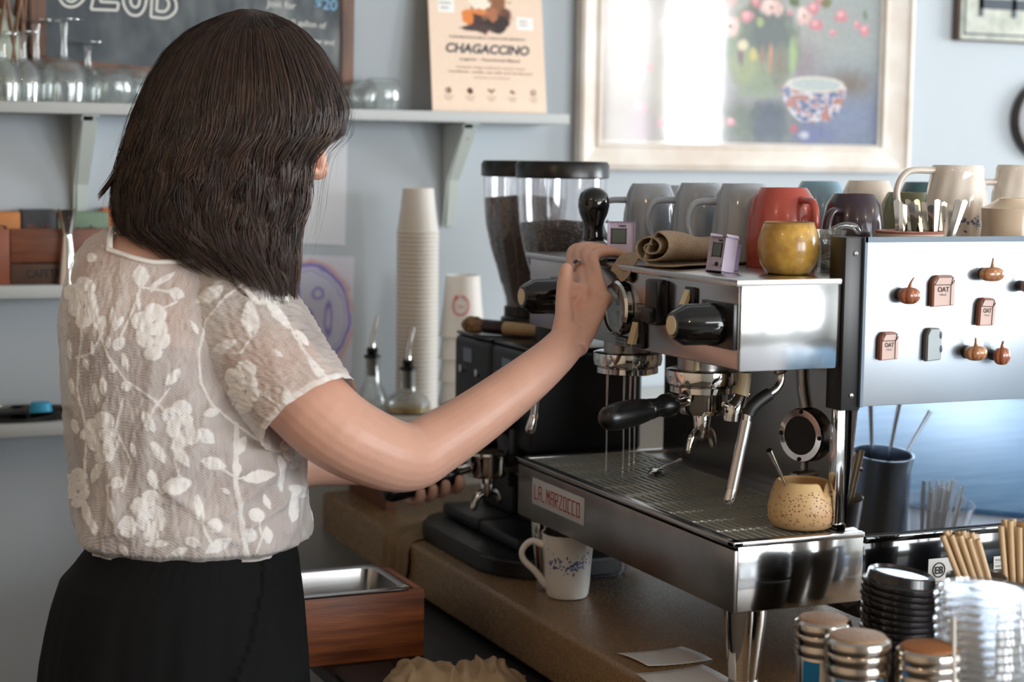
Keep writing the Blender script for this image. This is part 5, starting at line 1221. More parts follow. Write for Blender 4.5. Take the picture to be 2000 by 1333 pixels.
# ================================================================ right foreground
lidm = mat('jar_steel', (200, 190, 178), .18, 1, rvar=.05, nscale=10)
def shaker(px, py, d, r, label, dusty, tape=None):
    top = at(px, py, d=d); x, y, zt = top.x, top.y, top.z
    t = thing('shaker_jar', label, 'jar', (x, y, CT)); h = zt-CT
    obj('body', lathe(NB(), (x, y, CT), [(0, 0), (r*.86, 0), (r*.9, .003), (r*.9, h-.036), (r*.86, h-.034), (r*.86, h-.02)], 44), lidm, t)
    obj('lid', lathe(NB(), (x, y, zt), [(r*.93, -.040), (r*.97, -.038), (r*.97, -.030), (r*.94, -.028), (r*.94, -.024), (r*.98, -.022), (r*.98, -.016), (r*.95, -.014), (r*.99, -.011), (r*1.0, -.006), (r*.96, -.001), (r*.86, .0015), (r*.84, .001)], 48, cap=False), lidm, t)
    obj('mesh_top', lathe(NB(), (x, y, zt), [(r*.86, .001), (r*.8, .004), (r*.5, .0065), (0, .008)], 44), mat('cocoa_mesh', (176, 112, 62), .7, .0, noise=.25, nscale=400, bump=.5, bscale=1500) if dusty == 2 else mat('steel_mesh', (186, 150, 120), .5, .5, noise=.3, nscale=300, bump=.5, bscale=1500), t)
    if tape:
        A0 = math.atan2(-CF.y, -CF.x); q = NB(); ra = r*.905
        lo, hi, z0, z1 = tape[:4]; R1, R2 = [], []
        for k in range(15):
            th = A0+lo+(hi-lo)*k/14; dd = Vector((math.cos(th), math.sin(th), 0))*ra
            R1.append(q.verts.new(Vector((x, y, zt+z0))+dd)); R2.append(q.verts.new(Vector((x, y, zt+z1))+dd))
        for k in range(14): q.faces.new((R1[k], R1[k+1], R2[k+1], R2[k]))
        tp_ = obj('tape_label', q, mat('blue_tape', (0, 128, 186), .5), t)
        if len(tape) > 4:
            nd = Vector((math.cos(A0), math.sin(A0), 0)); sd = Vector((-nd.y, nd.x, 0))
            before = set(bpy.data.objects)
            text('handwriting', tape[4], Vector((x, y, zt+z1-.015)), sd, (0, 0, 1), .0105, ink, t, width=ra*1.5, bold=.02, depth=0)
            ob = (set(bpy.data.objects)-before).pop(); lo_ = off(t)
            for v in ob.data.vertices:
                pw2 = v.co+lo_-Vector((x, y, 0)); s_ = pw2.dot(sd)-ra*.75; th = s_/ra
                v.co = Vector((x, y, 0))+(nd*math.cos(th)+sd*math.sin(th))*(ra+.0005)+Vector((0, 0, pw2.z))-lo_
    return t
shaker(1608, 1212, 2.13, .0345, 'steel shaker jar farthest back with a strip of blue tape', 1, (-.95, -.25, -.072, -.044))
shaker(1676, 1247, 2.0, .0375, 'steel shaker jar in front with handwriting on blue tape', 1, (-.95, .85, -.072, -.041, 'Cocoa 1/8'))
shaker(1815, 1268, 1.98, .0372, 'steel shaker jar with a cocoa-dusted orange mesh top', 2, (-1.4, -1.05, -.09, -.05))
blid = mat('black_lid_plastic', (24, 22, 24), .22, coat=.2)
bc = at(1752, 1245, d=2.2)
for k in range(9):
    r = .0455; z = 1.083-.0078*(8-k); tilt = .13 if k > 4 else .13*(k/5)
    ax = Vector((CR.x*tilt, CR.y*tilt, 1)).normalized(); ax2 = Vector((CR.x*tilt*1., CR.y*tilt*1., 1)).normalized()
    solo('drink_cover', lathe(NB(), (bc.x+.001*(k % 3), bc.y, z), [(r, -.006), (r*1.02, -.004), (r*1.01, 0), (r*.93, .002), (r*.88, .012), (r*.8, .0135), (r*.76, .010), (0, .0095)], 44, axis=ax2, cap=False), blid,
         'topmost black cup lid of the leaning stack' if k == 8 else 'black cup lid, %s from the top of the leaning stack' % ordn(9-k), 'cup lid', (bc.x, bc.y, z), group='stack of black lids')
lidbase = solo('lid_holder', lathe(NB(), (bc.x, bc.y, CT), [(0, 0), (.044, 0), (.046, .004), (.046, 1.083-.0078*8-CT-.014), (.042, 1.083-.0078*8-CT-.014), (.042, .006), (0, .005)], 40), blkplastic, 'black holder under the leaning stack of black lids', 'holder', (bc.x, bc.y, CT))
pcx = at(1922, 1165, d=2.0)
cl2 = glassy('clear_lid_plastic', (.97, .975, .98), .07, .6, .1, .05)
for k in range(16):
    r = .052; z = pcx.z-.0095*(15-k)
    if z < CT+.002: continue
    solo('drink_cover', lathe(NB(), (pcx.x+.0015*math.sin(k*2), pcx.y, z), [(r, -.006), (r*1.03, -.004), (r*1.02, .001), (r*.95, .003), (r*.92, .010), (r*.86, .012), (r*.84, .008), (r*.3, .008), (r*.28, .011), (0, .011)], 48, cap=False), cl2,
         'topmost clear plastic lid of the tall clear stack' if k == 15 else 'clear plastic lid, %s from the top of the clear stack' % ordn(16-k), 'cup lid', (pcx.x, pcx.y, z), group='stack of clear lids')
# stirrers in their cups
straw_m = mat('kraft_paper_straw', (206, 176, 138), .6, noise=.08, nscale=60)
def straws(px0, px1, pyt, pyb, d, spread, n, label, cuplabel, cupm, rcup, shift=4):
    c0 = at((px0+px1)/2+shift, pyb, d=d); zb_ = CT
    solo('straw_cup', lathe(NB(), (c0.x, c0.y, CT), [(0, .004), (rcup*.78, .004), (rcup*.98, c0.z-CT+.004), (rcup*1.02, c0.z-CT+.006), (rcup*1.02, c0.z-CT+.002), (rcup*.8, 0), (0, 0)], 40, cap=False), cupm, cuplabel, 'cup', (c0.x, c0.y, CT))
    rr = random.Random(px0)
    for k in range(n):
        u_ = (k+.5)/n; ring = k % 3
        bot = c0+CR*((u_-.5)*.030+(.022 if shift > 10 else 0))+Vector((CF.x, CF.y, 0))*(ring-1)*.009; bot.z = c0.z-.07
        tp_ = at(px0+(px1-px0)*u_, pyt+rr.uniform(-6, 8)+(8 if ring == 0 else 0), d=d-.01+ring*.012)
        d_ = (tp_-bot).normalized(); t = thing('paper_straw', 'kraft paper straw, %s from the left in the %s bundle' % (ordn(k+1), label), 'straw', bot, 'paper straws in the %s bundle' % label)
        q = NB(); tube(q, [bot, tp_], .0036, 14, cap=False); tube(q, [tp_, bot+d_*.03], .0029, 14, cap=False)
        # rim
        obj('tube', q, straw_m, t)
straws(1838, 1912, 1043, 1135, 2.2, .02, 13, 'left', 'smoky cup holding the left bundle of straws', mat('smoky_cup', (96, 88, 80), .25), .036, 32)
straws(1952, 2030, 1016, 1135, 2.24, .02, 13, 'right', 'dark cup holding the right bundle of straws', mat('smoky_cup', (96, 88, 80)), .038)
st = at(1863, 1205, d=1.92); sb = Vector((st.x, st.y, CT))
solo('clear_stirrer', tube(NB(), [at(1866, 1400, d=1.92), at(1863, 1300, d=1.92), st], .0022, 10), mat('pale_plastic', (214, 206, 196), .3), 'thin pale plastic stirrer standing in front of the clear lids', 'stirrer', st-Vector((0, 0, .1)))
scp = at(1866, 1400, d=1.92)
solo('stirrer_cup', lathe(NB(), (scp.x, scp.y, CT), [(0, .003), (.02, .003), (.026, .06), (.027, .06), (.0215, 0), (0, 0)], 30, cap=False), glass, 'small clear cup under the pale stirrer', 'cup', (scp.x, scp.y, CT))
solo('reflection_mat', box(NB(), 1.13, 2.46, .25, 1.56, CT, CT+.002), mat('pale_grey_mat', (188, 192, 202), .6), 'pale grey mat added out of view to be mirrored in the steel panels', 'mat', (1.8, .9, CT))  # unseen mat, added to put a pale reflection in the steel panels
# unseen blue board, added so the lower side panel mirrors blue
bb_ = thing('blue_reflection_board', 'blue board added out of view to colour the reflection in the side panel', 'board', (2.18, 1.12, CT))
Mb = Matrix.Translation((2.18, 1.12, 0)) @ Matrix.Rotation(math.radians(28), 4, 'Z')
obj('panel', box(NB(), -.36, .36, -.5, .36, CT+.0025, CT+.012, bev=.002, mtx=Mb), mat('brushed_blue_paint', (70, 128, 176), .5, rgb2=(120, 166, 200), nscale=6, stretch=(1, 8, 1)), bb_)

# things standing just right of the frame, seen mirrored in the lower side panel
def mirrored(px, py, y): v = at(px, py, y=2*1.96-y); return Vector((v.x, y, v.z-.05))
up_ = mirrored(1742, 890, 1.62)
ut = thing('utensil_pitcher', 'steel pitcher holding bar spoons, mirrored in the side panel', 'pitcher', (up_.x, up_.y, CT+.002))
obj('body', lathe(NB(), (up_.x, up_.y, CT+.002), [(0, .003), (.048, .003), (.052, .02), (.046, up_.z-CT-.02), (.049, up_.z-CT), (.046, up_.z-CT), (.043, up_.z-CT-.02), (.048, .02), (.044, 0), (0, 0)], 40, cap=False), mat('dark_steel_blue', (120, 128, 140), .3, 1), ut)
for k, (dx_, dy_) in enumerate(((-.02, .0), (.004, .01), (.05, -.01))):
    b0 = Vector((up_.x+dx_*.3, up_.y+dy_, CT+.06)); obj('spoon_handle', tube(NB(), [b0, b0+Vector((dx_*.6, 0, .11)), b0+Vector((dx_*1.6, dy_, .24-.05*(k == 2)))], [.003, .0025, .0045], 10, n=4), chrome, ut)
sb_ = mirrored(1862, 945, 1.66)
sbt = thing('stirrer_bin', 'clear cup of white stirrers, mirrored in the side panel', 'cup', (sb_.x, sb_.y, CT+.002))
obj('body', lathe(NB(), (sb_.x, sb_.y, CT+.002), [(0, .002), (.036, .002), (.056, sb_.z-CT-.03), (.054, sb_.z-CT-.03), (.034, 0), (0, 0)], 36, cap=False), clearplastic, sbt)
rr = random.Random(8)
for k in range(34):
    th = rr.uniform(0, 2*PI); r_ = rr.uniform(.1, .9); bb0 = Vector((sb_.x+.03*r_*math.cos(th), sb_.y+.03*r_*math.sin(th), CT+.008))
    obj('stirrer', tube(NB(), [bb0, Vector((sb_.x+.052*r_*math.cos(th), sb_.y+.052*r_*math.sin(th), sb_.z+rr.uniform(-.01, .01)))], .0016, 6), mat('white_stirrer', (232, 226, 220), .5), sbt)

# ================================================================ the woman
from mathutils.bvhtree import BVHTree
FH = Vector((CF.x, CF.y, 0)).normalized()
wroot = thing('person', 'dark-haired woman in white lace blouse and black trousers, hand on the coffee machine', 'person', (.57, 2.42, 0))
skin = mat('skin', (222, 172, 150), .45, sub=.2, noise=.08, nscale=26, bump=.12, bscale=260)
DT = 2.45
SEC = [  # photo row, centre column, half width (px), depth half (m), tilt
 (1062, 376, 205, .118, 0), (1050, 378, 219, .125, 0), (1010, 375, 226, .13, 0), (950, 371, 221, .128, 0), (880, 368, 225, .13, .02), (800, 355, 218, .135, .05), (720, 337, 208, .138, .08),
 (650, 330, 204, .138, .12), (600, 331, 198, .132, .16), (560, 333, 188, .122, .19), (530, 336, 174, .110, .23), (505, 338, 154, .098, .26), (488, 340, 130, .085, .28), (476, 342, 104, .07, .28), (468, 345, 70, .055, .26)]
_y = np.array([s[0] for s in SEC])[::-1]
def sec(y): return [float(np.interp(y, _y, np.array([s[k] for s in SEC])[::-1])) for k in (1, 2, 3, 4)]
def torso_grid(rows, nphi, grow=0., fold=None):
    """points (rows x nphi) of the torso surface"""
    out = np.zeros((len(rows), nphi, 3)); ph = np.linspace(0, 2*PI, nphi, endpoint=False); pix = 3509/DT
    for i, y in enumerate(rows):
        cx, hw, b, tl_ = sec(y); c = at(cx, y, d=DT); a_ = hw/pix+grow; bb = b+grow
        r_ = np.ones(nphi) if fold is None else fold(y, ph)
        cu_ = np.sign(np.cos(ph))*np.abs(np.cos(ph))**.92*a_*r_; sv = np.sign(np.sin(ph))*np.abs(np.sin(ph))**.92*bb*r_
        out[i] = np.array(c)+np.outer(cu_, np.array(CR))+np.outer(sv, np.array(FH)); out[i, :, 2] -= tl_*cu_
    return out
def grid_faces(nr, nc, wrap=True):
    idx = np.arange(nr*nc).reshape(nr, nc); nx_ = np.roll(idx, -1, 1)
    f = np.stack([idx[:-1], nx_[:-1], nx_[1:], idx[1:]], -1)
    if not wrap: f = f[:, :-1]
    return f.reshape(-1, 4)
def mesh_np(name, V_, Fc, m, parent, keep=None, smooth=True):
    v0 = np.array(off(parent)); V_ = V_.reshape(-1, 3)
    if keep is not None:
        Fc = Fc[keep[Fc].all(1)]; used = np.unique(Fc); mp = -np.ones(len(V_), int); mp[used] = np.arange(len(used)); Fc = mp[Fc]; V_ = V_[used]
    else: used = None
    me = bpy.data.meshes.new(name); me.vertices.add(len(V_)); me.vertices.foreach_set('co', (V_-v0).astype(np.float32).ravel())
    k = Fc.shape[1]; me.loops.add(Fc.size); me.loops.foreach_set('vertex_index', Fc.astype(np.int32).ravel())
    me.polygons.add(len(Fc)); me.polygons.foreach_set('loop_start', np.arange(0, Fc.size, k, dtype=np.int32))
    me.polygons.foreach_set('use_smooth', np.ones(len(Fc), bool)); me.update(calc_edges=True); me.validate()
    me.materials.append(m); o = bpy.data.objects.new(name, me); COL.objects.link(o); o.parent = parent; return o, used
def bm_grid(q, G, cap=True):
    R = [[q.verts.new(Vector(p)) for p in row] for row in G]; n = len(R[0])
    for a_, b_ in zip(R, R[1:]):
        for i in range(n): q.faces.new((a_[i], a_[(i+1) % n], b_[(i+1) % n], b_[i]))
    if cap: q.faces.new(R[0][::-1]); q.faces.new(R[-1])

# ---- body: one continuous skin surface
q = NB()
bm_grid(q, torso_grid(np.array([1110, 1062, 1010, 950, 880, 800, 720, 650, 600, 560, 530, 505, 488, 476, 468]), 48, -.013))
H = at(506, 228, d=2.42); HS = 1.06
f0 = (CR*.9+FH*.43).normalized(); td = math.radians(24); fd = f0*math.cos(td)-Vector((0, 0, 1))*math.sin(td); ud = f0*math.sin(td)+Vector((0, 0, 1))*math.cos(td); sd_ = fd.cross(ud)
hp_ = lambda f, u, s=0: H+(fd*f+ud*u+sd_*s)*HS
tube(q, [at(350, 500, d=2.46), at(385, 445, d=2.45), at(430, 370, d=2.44), at(470, 310, d=2.43)], [.072, .056, .053, .055], 24, n=4)
ellipsoid(q, hp_(-.005, .015), (fd*.094*HS, sd_*.074*HS, ud*.098*HS), 28, 18)
ellipsoid(q, hp_(.022, -.045), (fd*.066*HS, sd_*.058*HS, ud*.072*HS), 24, 14)
ellipsoid(q, hp_(.068, -.092), (fd*.020*HS, sd_*.022*HS, ud*.016*HS), 16, 10)      # chin
ellipsoid(q, hp_(.078, -.062), (fd*.012, sd_*.024, ud*.005), 14, 8); ellipsoid(q, hp_(.076, -.072), (fd*.012, sd_*.020, ud*.006), 14, 8)   # lips
tube(q, [hp_(.083, .012), hp_(.093, -.008), hp_(.104, -.028), hp_(.098, -.036)], [.007, .008, .0105, .008], 12, n=4, round_end=True)
for s in (-1, 1):
    ellipsoid(q, hp_(.090, -.034, s*.011), (fd*.009, sd_*.007, ud*.007), 10, 8)
    ellipsoid(q, hp_(.076, .022, s*.032), (fd*.010, sd_*.020, ud*.006), 12, 8)       # brow ridge
    ellipsoid(q, hp_(-.004, -.012, s*.076), (fd*.017, sd_*.007, ud*.030), 12, 10)    # ears
    ellipsoid(q, hp_(.064, -.03, s*.036), (fd*.02, sd_*.02, ud*.02), 12, 8)          # cheek
# right arm
def chain(pts, n=5): tube(q, [at(px, py, d=d) for px, py, d, r in pts], [p[3] for p in pts], 24, n=n, round_end=True)
chain([(450, 620, 2.42, .050), (525, 705, 2.365, .058), (640, 826, 2.34, .0545), (735, 880, 2.36, .050), (800, 893, 2.39, .046), (850, 868, 2.41, .0430), (925, 820, 2.43, .039), (1010, 757, 2.46, .0345), (1075, 703, 2.49, .0295), (1112, 665, 2.515, .0265)])
ellipsoid(q, at(812, 930, d=2.39), ((.022, 0, 0), (0, .02, 0), (0, 0, .016)), 14, 10)
# right hand: metacarpals fan out from the wrist, fingers bend over the machine's front edge
W_ = at(1117, 667, d=2.515)
YS = (2.424, 2.400, 2.376, 2.354); Zt = 1.4535
dz = (0, .003, .001, -.004); RF = (.0090, .0092, .0088, .0079)
mcp = [at(px, py, d=d) for px, py, d in ((1120, 583, 2.585), (1142, 571, 2.578), (1163, 574, 2.566), (1180, 588, 2.552))]
for k in range(4):
    y = YS[k]; pip = Vector((1.142, y, Zt+.001+dz[k])); dip = Vector((1.146+.026, y+.004, Zt+.006+dz[k]*.5)); tip = Vector((1.146+.052-.004*(k == 3), y+.009, Zt-.001))
    tube(q, [mcp[k], mcp[k]*.5+pip*.5, pip, dip, tip], [RF[k]*1.22, RF[k]*1.05, RF[k]*1.07, RF[k]*.92, RF[k]*.8], 16, n=4, round_end=True)
row = (mcp[3]-mcp[0]).normalized(); kc = (mcp[0]+mcp[3])/2; mc1 = (mcp[1]+mcp[2])/2
for k in range(4): ellipsoid(q, mcp[k], (row*.0112, (mcp[k]-W_).normalized()*.015, row.cross((mcp[k]-W_).normalized())*.0118), 14, 10)
tube(q, [W_, W_*.72+mc1*.28, W_*.42+mc1*.58, W_*.15+kc*.85, kc*1.0], [.0215, .0165, .0140, .0125, .0108], 26, n=5, flat=1, cap=True) if False else None
pts_ = [W_+(W_-mc1)*.15, W_, W_*.75+kc*.25, W_*.45+kc*.55, W_*.18+kc*.82, W_*.06+kc*.94]; th_ = [.021, .0185, .0158, .0138, .0118, .0098]; wd_ = [.027, .030, .0335, .0355, .0365, .0345]
R_ = []
for pt_, t_, w_ in zip(catmull(pts_, 4), interp(th_, 4), interp(wd_, 4)):
    ax_ = (mc1-W_).normalized(); rw = (row-ax_*row.dot(ax_)).normalized(); nn = rw.cross(ax_)
    R_.append([q.verts.new(pt_+rw*math.cos(a_)*w_+nn*math.sin(a_)*t_) for a_ in np.linspace(0, 2*PI, 28, endpoint=False)])
for A, B_ in zip(R_, R_[1:]):
    for i in range(28): q.faces.new((A[i], A[(i+1) % 28], B_[(i+1) % 28], B_[i]))
q.faces.new(R_[0][::-1]); q.faces.new(R_[-1])
for k in range(4): tube(q, [W_*.7+mcp[k]*.3-FH*.0135, W_*.4+mcp[k]*.6-FH*.0125, mcp[k]-FH*.0065], [.003, .0034, .006], 10, n=3)
tube(q, [at(1100, 650, d=2.51), at(1102, 618, d=2.525), at(1100, 590, d=2.545), at(1103, 555, d=2.56), at(1106, 526, d=2.562)], [.017, .0135, .0112, .0116, .0094], 16, n=4, round_end=True)
for x_, y_, r_ in ((1104, 560, .0085), (1106, 578, .011), (1106, 600, .0125), (1110, 625, .014)): tube(q, [at(x_, y_, d=2.556), at(x_+26, y_+4, d=2.577)], [r_, r_], 12, round_end=True)
tube(q, [at(1104, 622, d=2.53), at(1122, 606, d=2.56)], [.012, .010], 12)
# left arm and hand round the portafilter handle
for s_ in (0,):
    chain([(215, 545, 2.55, .055), (360, 760, 2.66, .05), (520, 905, 2.72, .042), (600, 903, 2.75, .038), (690, 910, 2.83, .031), (790, 915, 2.90, .026)])
HA = PFC+PFH*.033+Vector((0, 0, .006))
hax = lambda s: HA+PFH*s
side = PFH.cross(Vector((0, 0, 1))).normalized(); side = side if side.dot(FH) > 0 else -side    # away from the camera
upv = side.cross(PFH); upv = upv if upv.z > 0 else -upv
LW = at(815, 912, d=2.93)
for k in range(4):
    s = (.119, .096, .072, .045)[k]; c = hax(s); r = .0088-.0004*k*(k == 0); R = .0185+.0075
    P = []
    for a_ in (100, 55, 5, -45, -95, -140, -165):
        th = math.radians(a_); P.append(c+side*math.cos(th)*R+upv*math.sin(th)*R*(1.0)+PFH*(-.01*(a_ < -90)))
    tube(q, [P[0]+upv*.004]+P[1:], [.0125, .0115, .0105, .0098, .0096, .0092, .0085], 14, n=3, round_end=True)
    tube(q, [LW, P[0]], [.016, .0125], 14, n=0, round_end=True)
tube(q, [LW, hax(.065)+upv*.034, hax(.038)+upv*.031-side*.004, hax(.018)+upv*.024-side*.008], [.02, .014, .011, .0095], 14, n=4, round_end=True)
body = obj('body', q, skin, wroot); remesh_apply(body, .0024, 3, .45)
# nails on the right hand's thumb
# ---- ring
rg = at(1168, 524, d=2.555); fdir = (Vector((1.142, YS[1], Zt))-mcp[1]).normalized(); rc = mcp[1]*.45+Vector((1.142, YS[1], Zt+.001+dz[1]))*.55
silver = mat('silver', (200, 190, 176), .2, 1)
ring = thing('finger_ring', 'silver rings with a dark round stone on the woman\'s right hand', 'ring', rc)
for dd in (-.0022, .0022): obj('band', lathe(NB(), rc+fdir*dd, [(.0118, -.0012), (.0129, -.0009), (.0129, .0009), (.0118, .0012)], 28, fdir), silver, ring)
nrm = -FH-CR*.35; nrm = (nrm-fdir*nrm.dot(fdir)).normalized(); sc_ = rc+nrm*.0128
obj('setting', lathe(NB(), sc_, [(.0050, 0), (.0054, .003), (.0044, .0034)], 22, nrm), silver, ring); obj('stone', lathe(NB(), sc_, [(.0044, .002), (.0038, .0045), (0, .0052)], 20, nrm), mat('garnet', (58, 20, 24), .05), ring)

# ---- camisole
cam_o, _ = mesh_np('camisole', torso_grid(np.linspace(1072, 655, 60), 90, -.008), grid_faces(60, 90), mat('mauve_camisole', (158, 136, 141), .8), wroot)
# ---- trousers
TS = [(1052, 374, 203, .118), (1075, 374, 206, .122), (1100, 366, 218, .128), (1130, 354, 234, .135), (1180, 348, 245, .142), (1220, 345, 250, .146), (1280, 342, 256, .15), (1333, 340, 260, .152)]
ty = [s[0] for s in TS]; NP = 180; rows = np.concatenate([np.linspace(1052, 1333, 90), np.linspace(1345, 1560, 30)]); G = np.zeros((len(rows), NP, 3)); ph = np.linspace(0, 2*PI, NP, endpoint=False)
for i, y in enumerate(rows):
    cx, hw, b = [float(np.interp(min(y, 1333), ty, [s[k] for s in TS])) for k in (1, 2, 3)]; c = at(cx, y, d=DT); a_ = hw*DT/3509
    t_ = np.clip((y-1080)/200, 0, 1); r_ = 1+t_*(.012*np.sin(ph*9+1)+.010*np.sin(ph*17+y*.004)+.006*np.sin(ph*31))+.008*np.sin(ph*60)*max(0, 1-abs(y-1085)/30)
    G[i] = np.array(c)+np.outer(np.cos(ph)*a_*r_, np.array(CR))+np.outer(np.sin(ph)*b*r_, np.array(FH))
# slanted pocket fold on the camera side
V_ = G.reshape(-1, 3); rel = V_-np.array(CP); Zc = rel@np.array(CF); PX = 1000+3509*(rel@np.array(IR))/Zc; PYY = 666.5-3509*(rel@np.array(IU))/Zc
cs = (np.tile(np.sin(ph), len(rows)) < .2)
xl = np.interp(PYY, [1090, 1110, 1180, 1260, 1333], [508, 518, 508, 488, 462]); dd = PX-xl
V_ += np.outer(np.where(cs, .007*np.exp(-np.clip(dd, 0, None)/28)*(dd > 0)*(PYY > 1095), 0), -np.array(FH))
for x_ in (552, 572): V_ += np.outer(np.where(cs, .004*np.exp(-((PX-x_-(PYY-1100)*.05)/5)**2)*(PYY > 1110), 0), -np.array(FH))
black = mat('black_crepe', (9, 10, 12), .85, bump=.2, bscale=400, spec=.25)
tr_o, _ = mesh_np('trousers', V_.reshape(-1, 3), grid_faces(len(rows), NP), black, wroot)
q = NB()
for s in (-1, 1):
    c0 = at(340, 1560, d=DT); hipz = c0.z+.02; b_ = Vector((c0.x, c0.y, hipz))+CR*s*.085+FH*s*.03
    tube(q, [b_+Vector((0, 0, .05)), b_-Vector((0, 0, .2)), Vector((b_.x, b_.y, .3)), Vector((b_.x, b_.y, .09))], [.098, .1, .11, .12], 30, n=4)
obj('trouser_legs', q, black, wroot)
for s in (-1, 1):
    b_ = Vector((c0.x, c0.y, 0))+CR*s*.085+FH*s*.03; q = NB(); tube(q, [b_-f0*.08+Vector((0, 0, .045)), b_+Vector((0, 0, .045)), b_+f0*.09+Vector((0, 0, .038)), b_+f0*.17+Vector((0, 0, .028))], [.036, .042, .042, .026], 18, n=4, round_end=True)
    for v in q.verts: v.co.z = max(v.co.z, .002)
    obj('shoe', q, blkplastic, wroot)

# ---- blouse
LEAF = [(275, 539, 22, 16, 85), (345, 573, 17, 11, 20), (410, 575, 32, 14, -30), (489, 625, 38, 17, 85), (543, 614, 40, 10, 50), (622, 726, 34, 8, 50), (629, 769, 32, 13, 4), (662, 748, 18, 14, 60), (561, 784, 28, 13, 80),
 (507, 578, 34, 15, 25), (546, 571, 25, 15, 40), (438, 676, 28, 9, -25), (338, 737, 22, 10, -50), (413, 805, 18, 9, -15), (373, 852, 17, 15, 10), (402, 852, 22, 13, 40), (291, 823, 24, 11, 60), (246, 755, 10, 10, 0), (179, 503, 9, 9, 0),
 (188, 627, 16, 9, 80), (199, 632, 16, 9, 100), (224, 621, 22, 6, 85), (233, 632, 18, 5, -60), (213, 668, 13, 6, 85), (233, 672, 16, 10, -60), (181, 679, 14, 4, 80), (219, 719, 9, 9, 0), (244, 708, 20, 6, 75), (136, 683, 20, 5, 85), (168, 712, 14, 5, 75),
 (140, 755, 18, 5, 85), (186, 769, 22, 7, 80), (201, 755, 20, 7, 85), (166, 849, 10, 10, 0), (147, 834, 16, 7, 75), (189, 922, 26, 9, -65), (230, 943, 11, 11, 0), (417, 906, 26, 12, 15), (502, 931, 28, 12, -15), (469, 872, 22, 11, -60), (462, 915, 18, 9, 85),
 (299, 937, 22, 9, 75), (346, 948, 30, 17, -12), (310, 884, 26, 10, 60), (353, 890, 28, 11, 50), (389, 995, 32, 9, 80), (419, 1027, 15, 14, 0), (500, 1006, 14, 13, 0), (487, 1046, 15, 13, 30), (522, 1046, 18, 10, 80), (219, 998, 26, 9, 80), (169, 1002, 28, 8, 80),
 (183, 1031, 16, 8, 80), (241, 1075, 14, 7, 60), (350, 1078, 18, 8, -20), (375, 1060, 18, 10, 20), (426, 1067, 30, 12, -30), (306, 1063, 24, 7, 0), (545, 925, 9, 34, 0), (572, 990, 12, 30, 0), (580, 960, 20, 12, 30), (215, 880, 10, 22, 0), (250, 1030, 16, 22, 0),
 (540, 690, 14, 5, 30), (590, 660, 22, 7, 50), (300, 560, 14, 6, -60), (320, 545, 26, 6, -30), (270, 590, 20, 4, 80), (380, 640, 16, 5, 60), (520, 980, 16, 6, 70), (440, 960, 10, 5, 40), (260, 880, 16, 6, 80)]
FLOWER = [(296, 643, 1.0), (474, 751, .92), (350, 824, .85), (160, 586, .9), (199, 850, .9), (292, 1003, .9), (150, 950, .7), (570, 880, .6)]
def add_flower(cx, cy, s):
    out = [(cx, cy, 15*s, 13*s, 0)]
    for k in range(9):
        a_ = k*2*PI/9; out.append((cx+math.cos(a_)*(17+9*(k % 2))*s, cy+math.sin(a_)*(26+11*(k % 3))*s, 19*s, 15*s, math.degrees(a_)+90))
    return out
SHAPES = [(x, y, a_*1.05, b_*1.08, t, 0) for x, y, a_, b_, t in LEAF]
for f_ in FLOWER: SHAPES += [(*t, 1) for t in add_flower(*f_)]
STEM = [[(462, 830), (460, 940), (468, 1000), (482, 1085)], [(180, 620), (215, 700), (246, 745), (300, 780), (352, 835)], [(150, 700), (180, 690), (200, 650)], [(270, 560), (330, 570), (345, 590), (300, 610)], [(417, 906), (462, 935), (502, 931)], [(299, 937), (315, 965), (340, 950)],
        [(389, 995), (400, 1040), (412, 1060)], [(500, 1006), (512, 1050), (500, 1080)], [(455, 790), (475, 740), (540, 790), (570, 830)], [(489, 660), (470, 690), (430, 690)], [(543, 600), (590, 680), (650, 760)], [(219, 998), (210, 950), (230, 943)], [(160, 640), (150, 760), (170, 850), (165, 930)],
        [(275, 560), (262, 600), (235, 660)], [(350, 860), (340, 900), (355, 940)], [(240, 780), (225, 840), (255, 900), (240, 960)], [(330, 760), (300, 800), (290, 840)]]
def seams(): return [([(484, 548), (440, 580), (402, 625), (388, 690), (392, 750), (412, 790), (455, 825), (520, 872)], 4.5)]
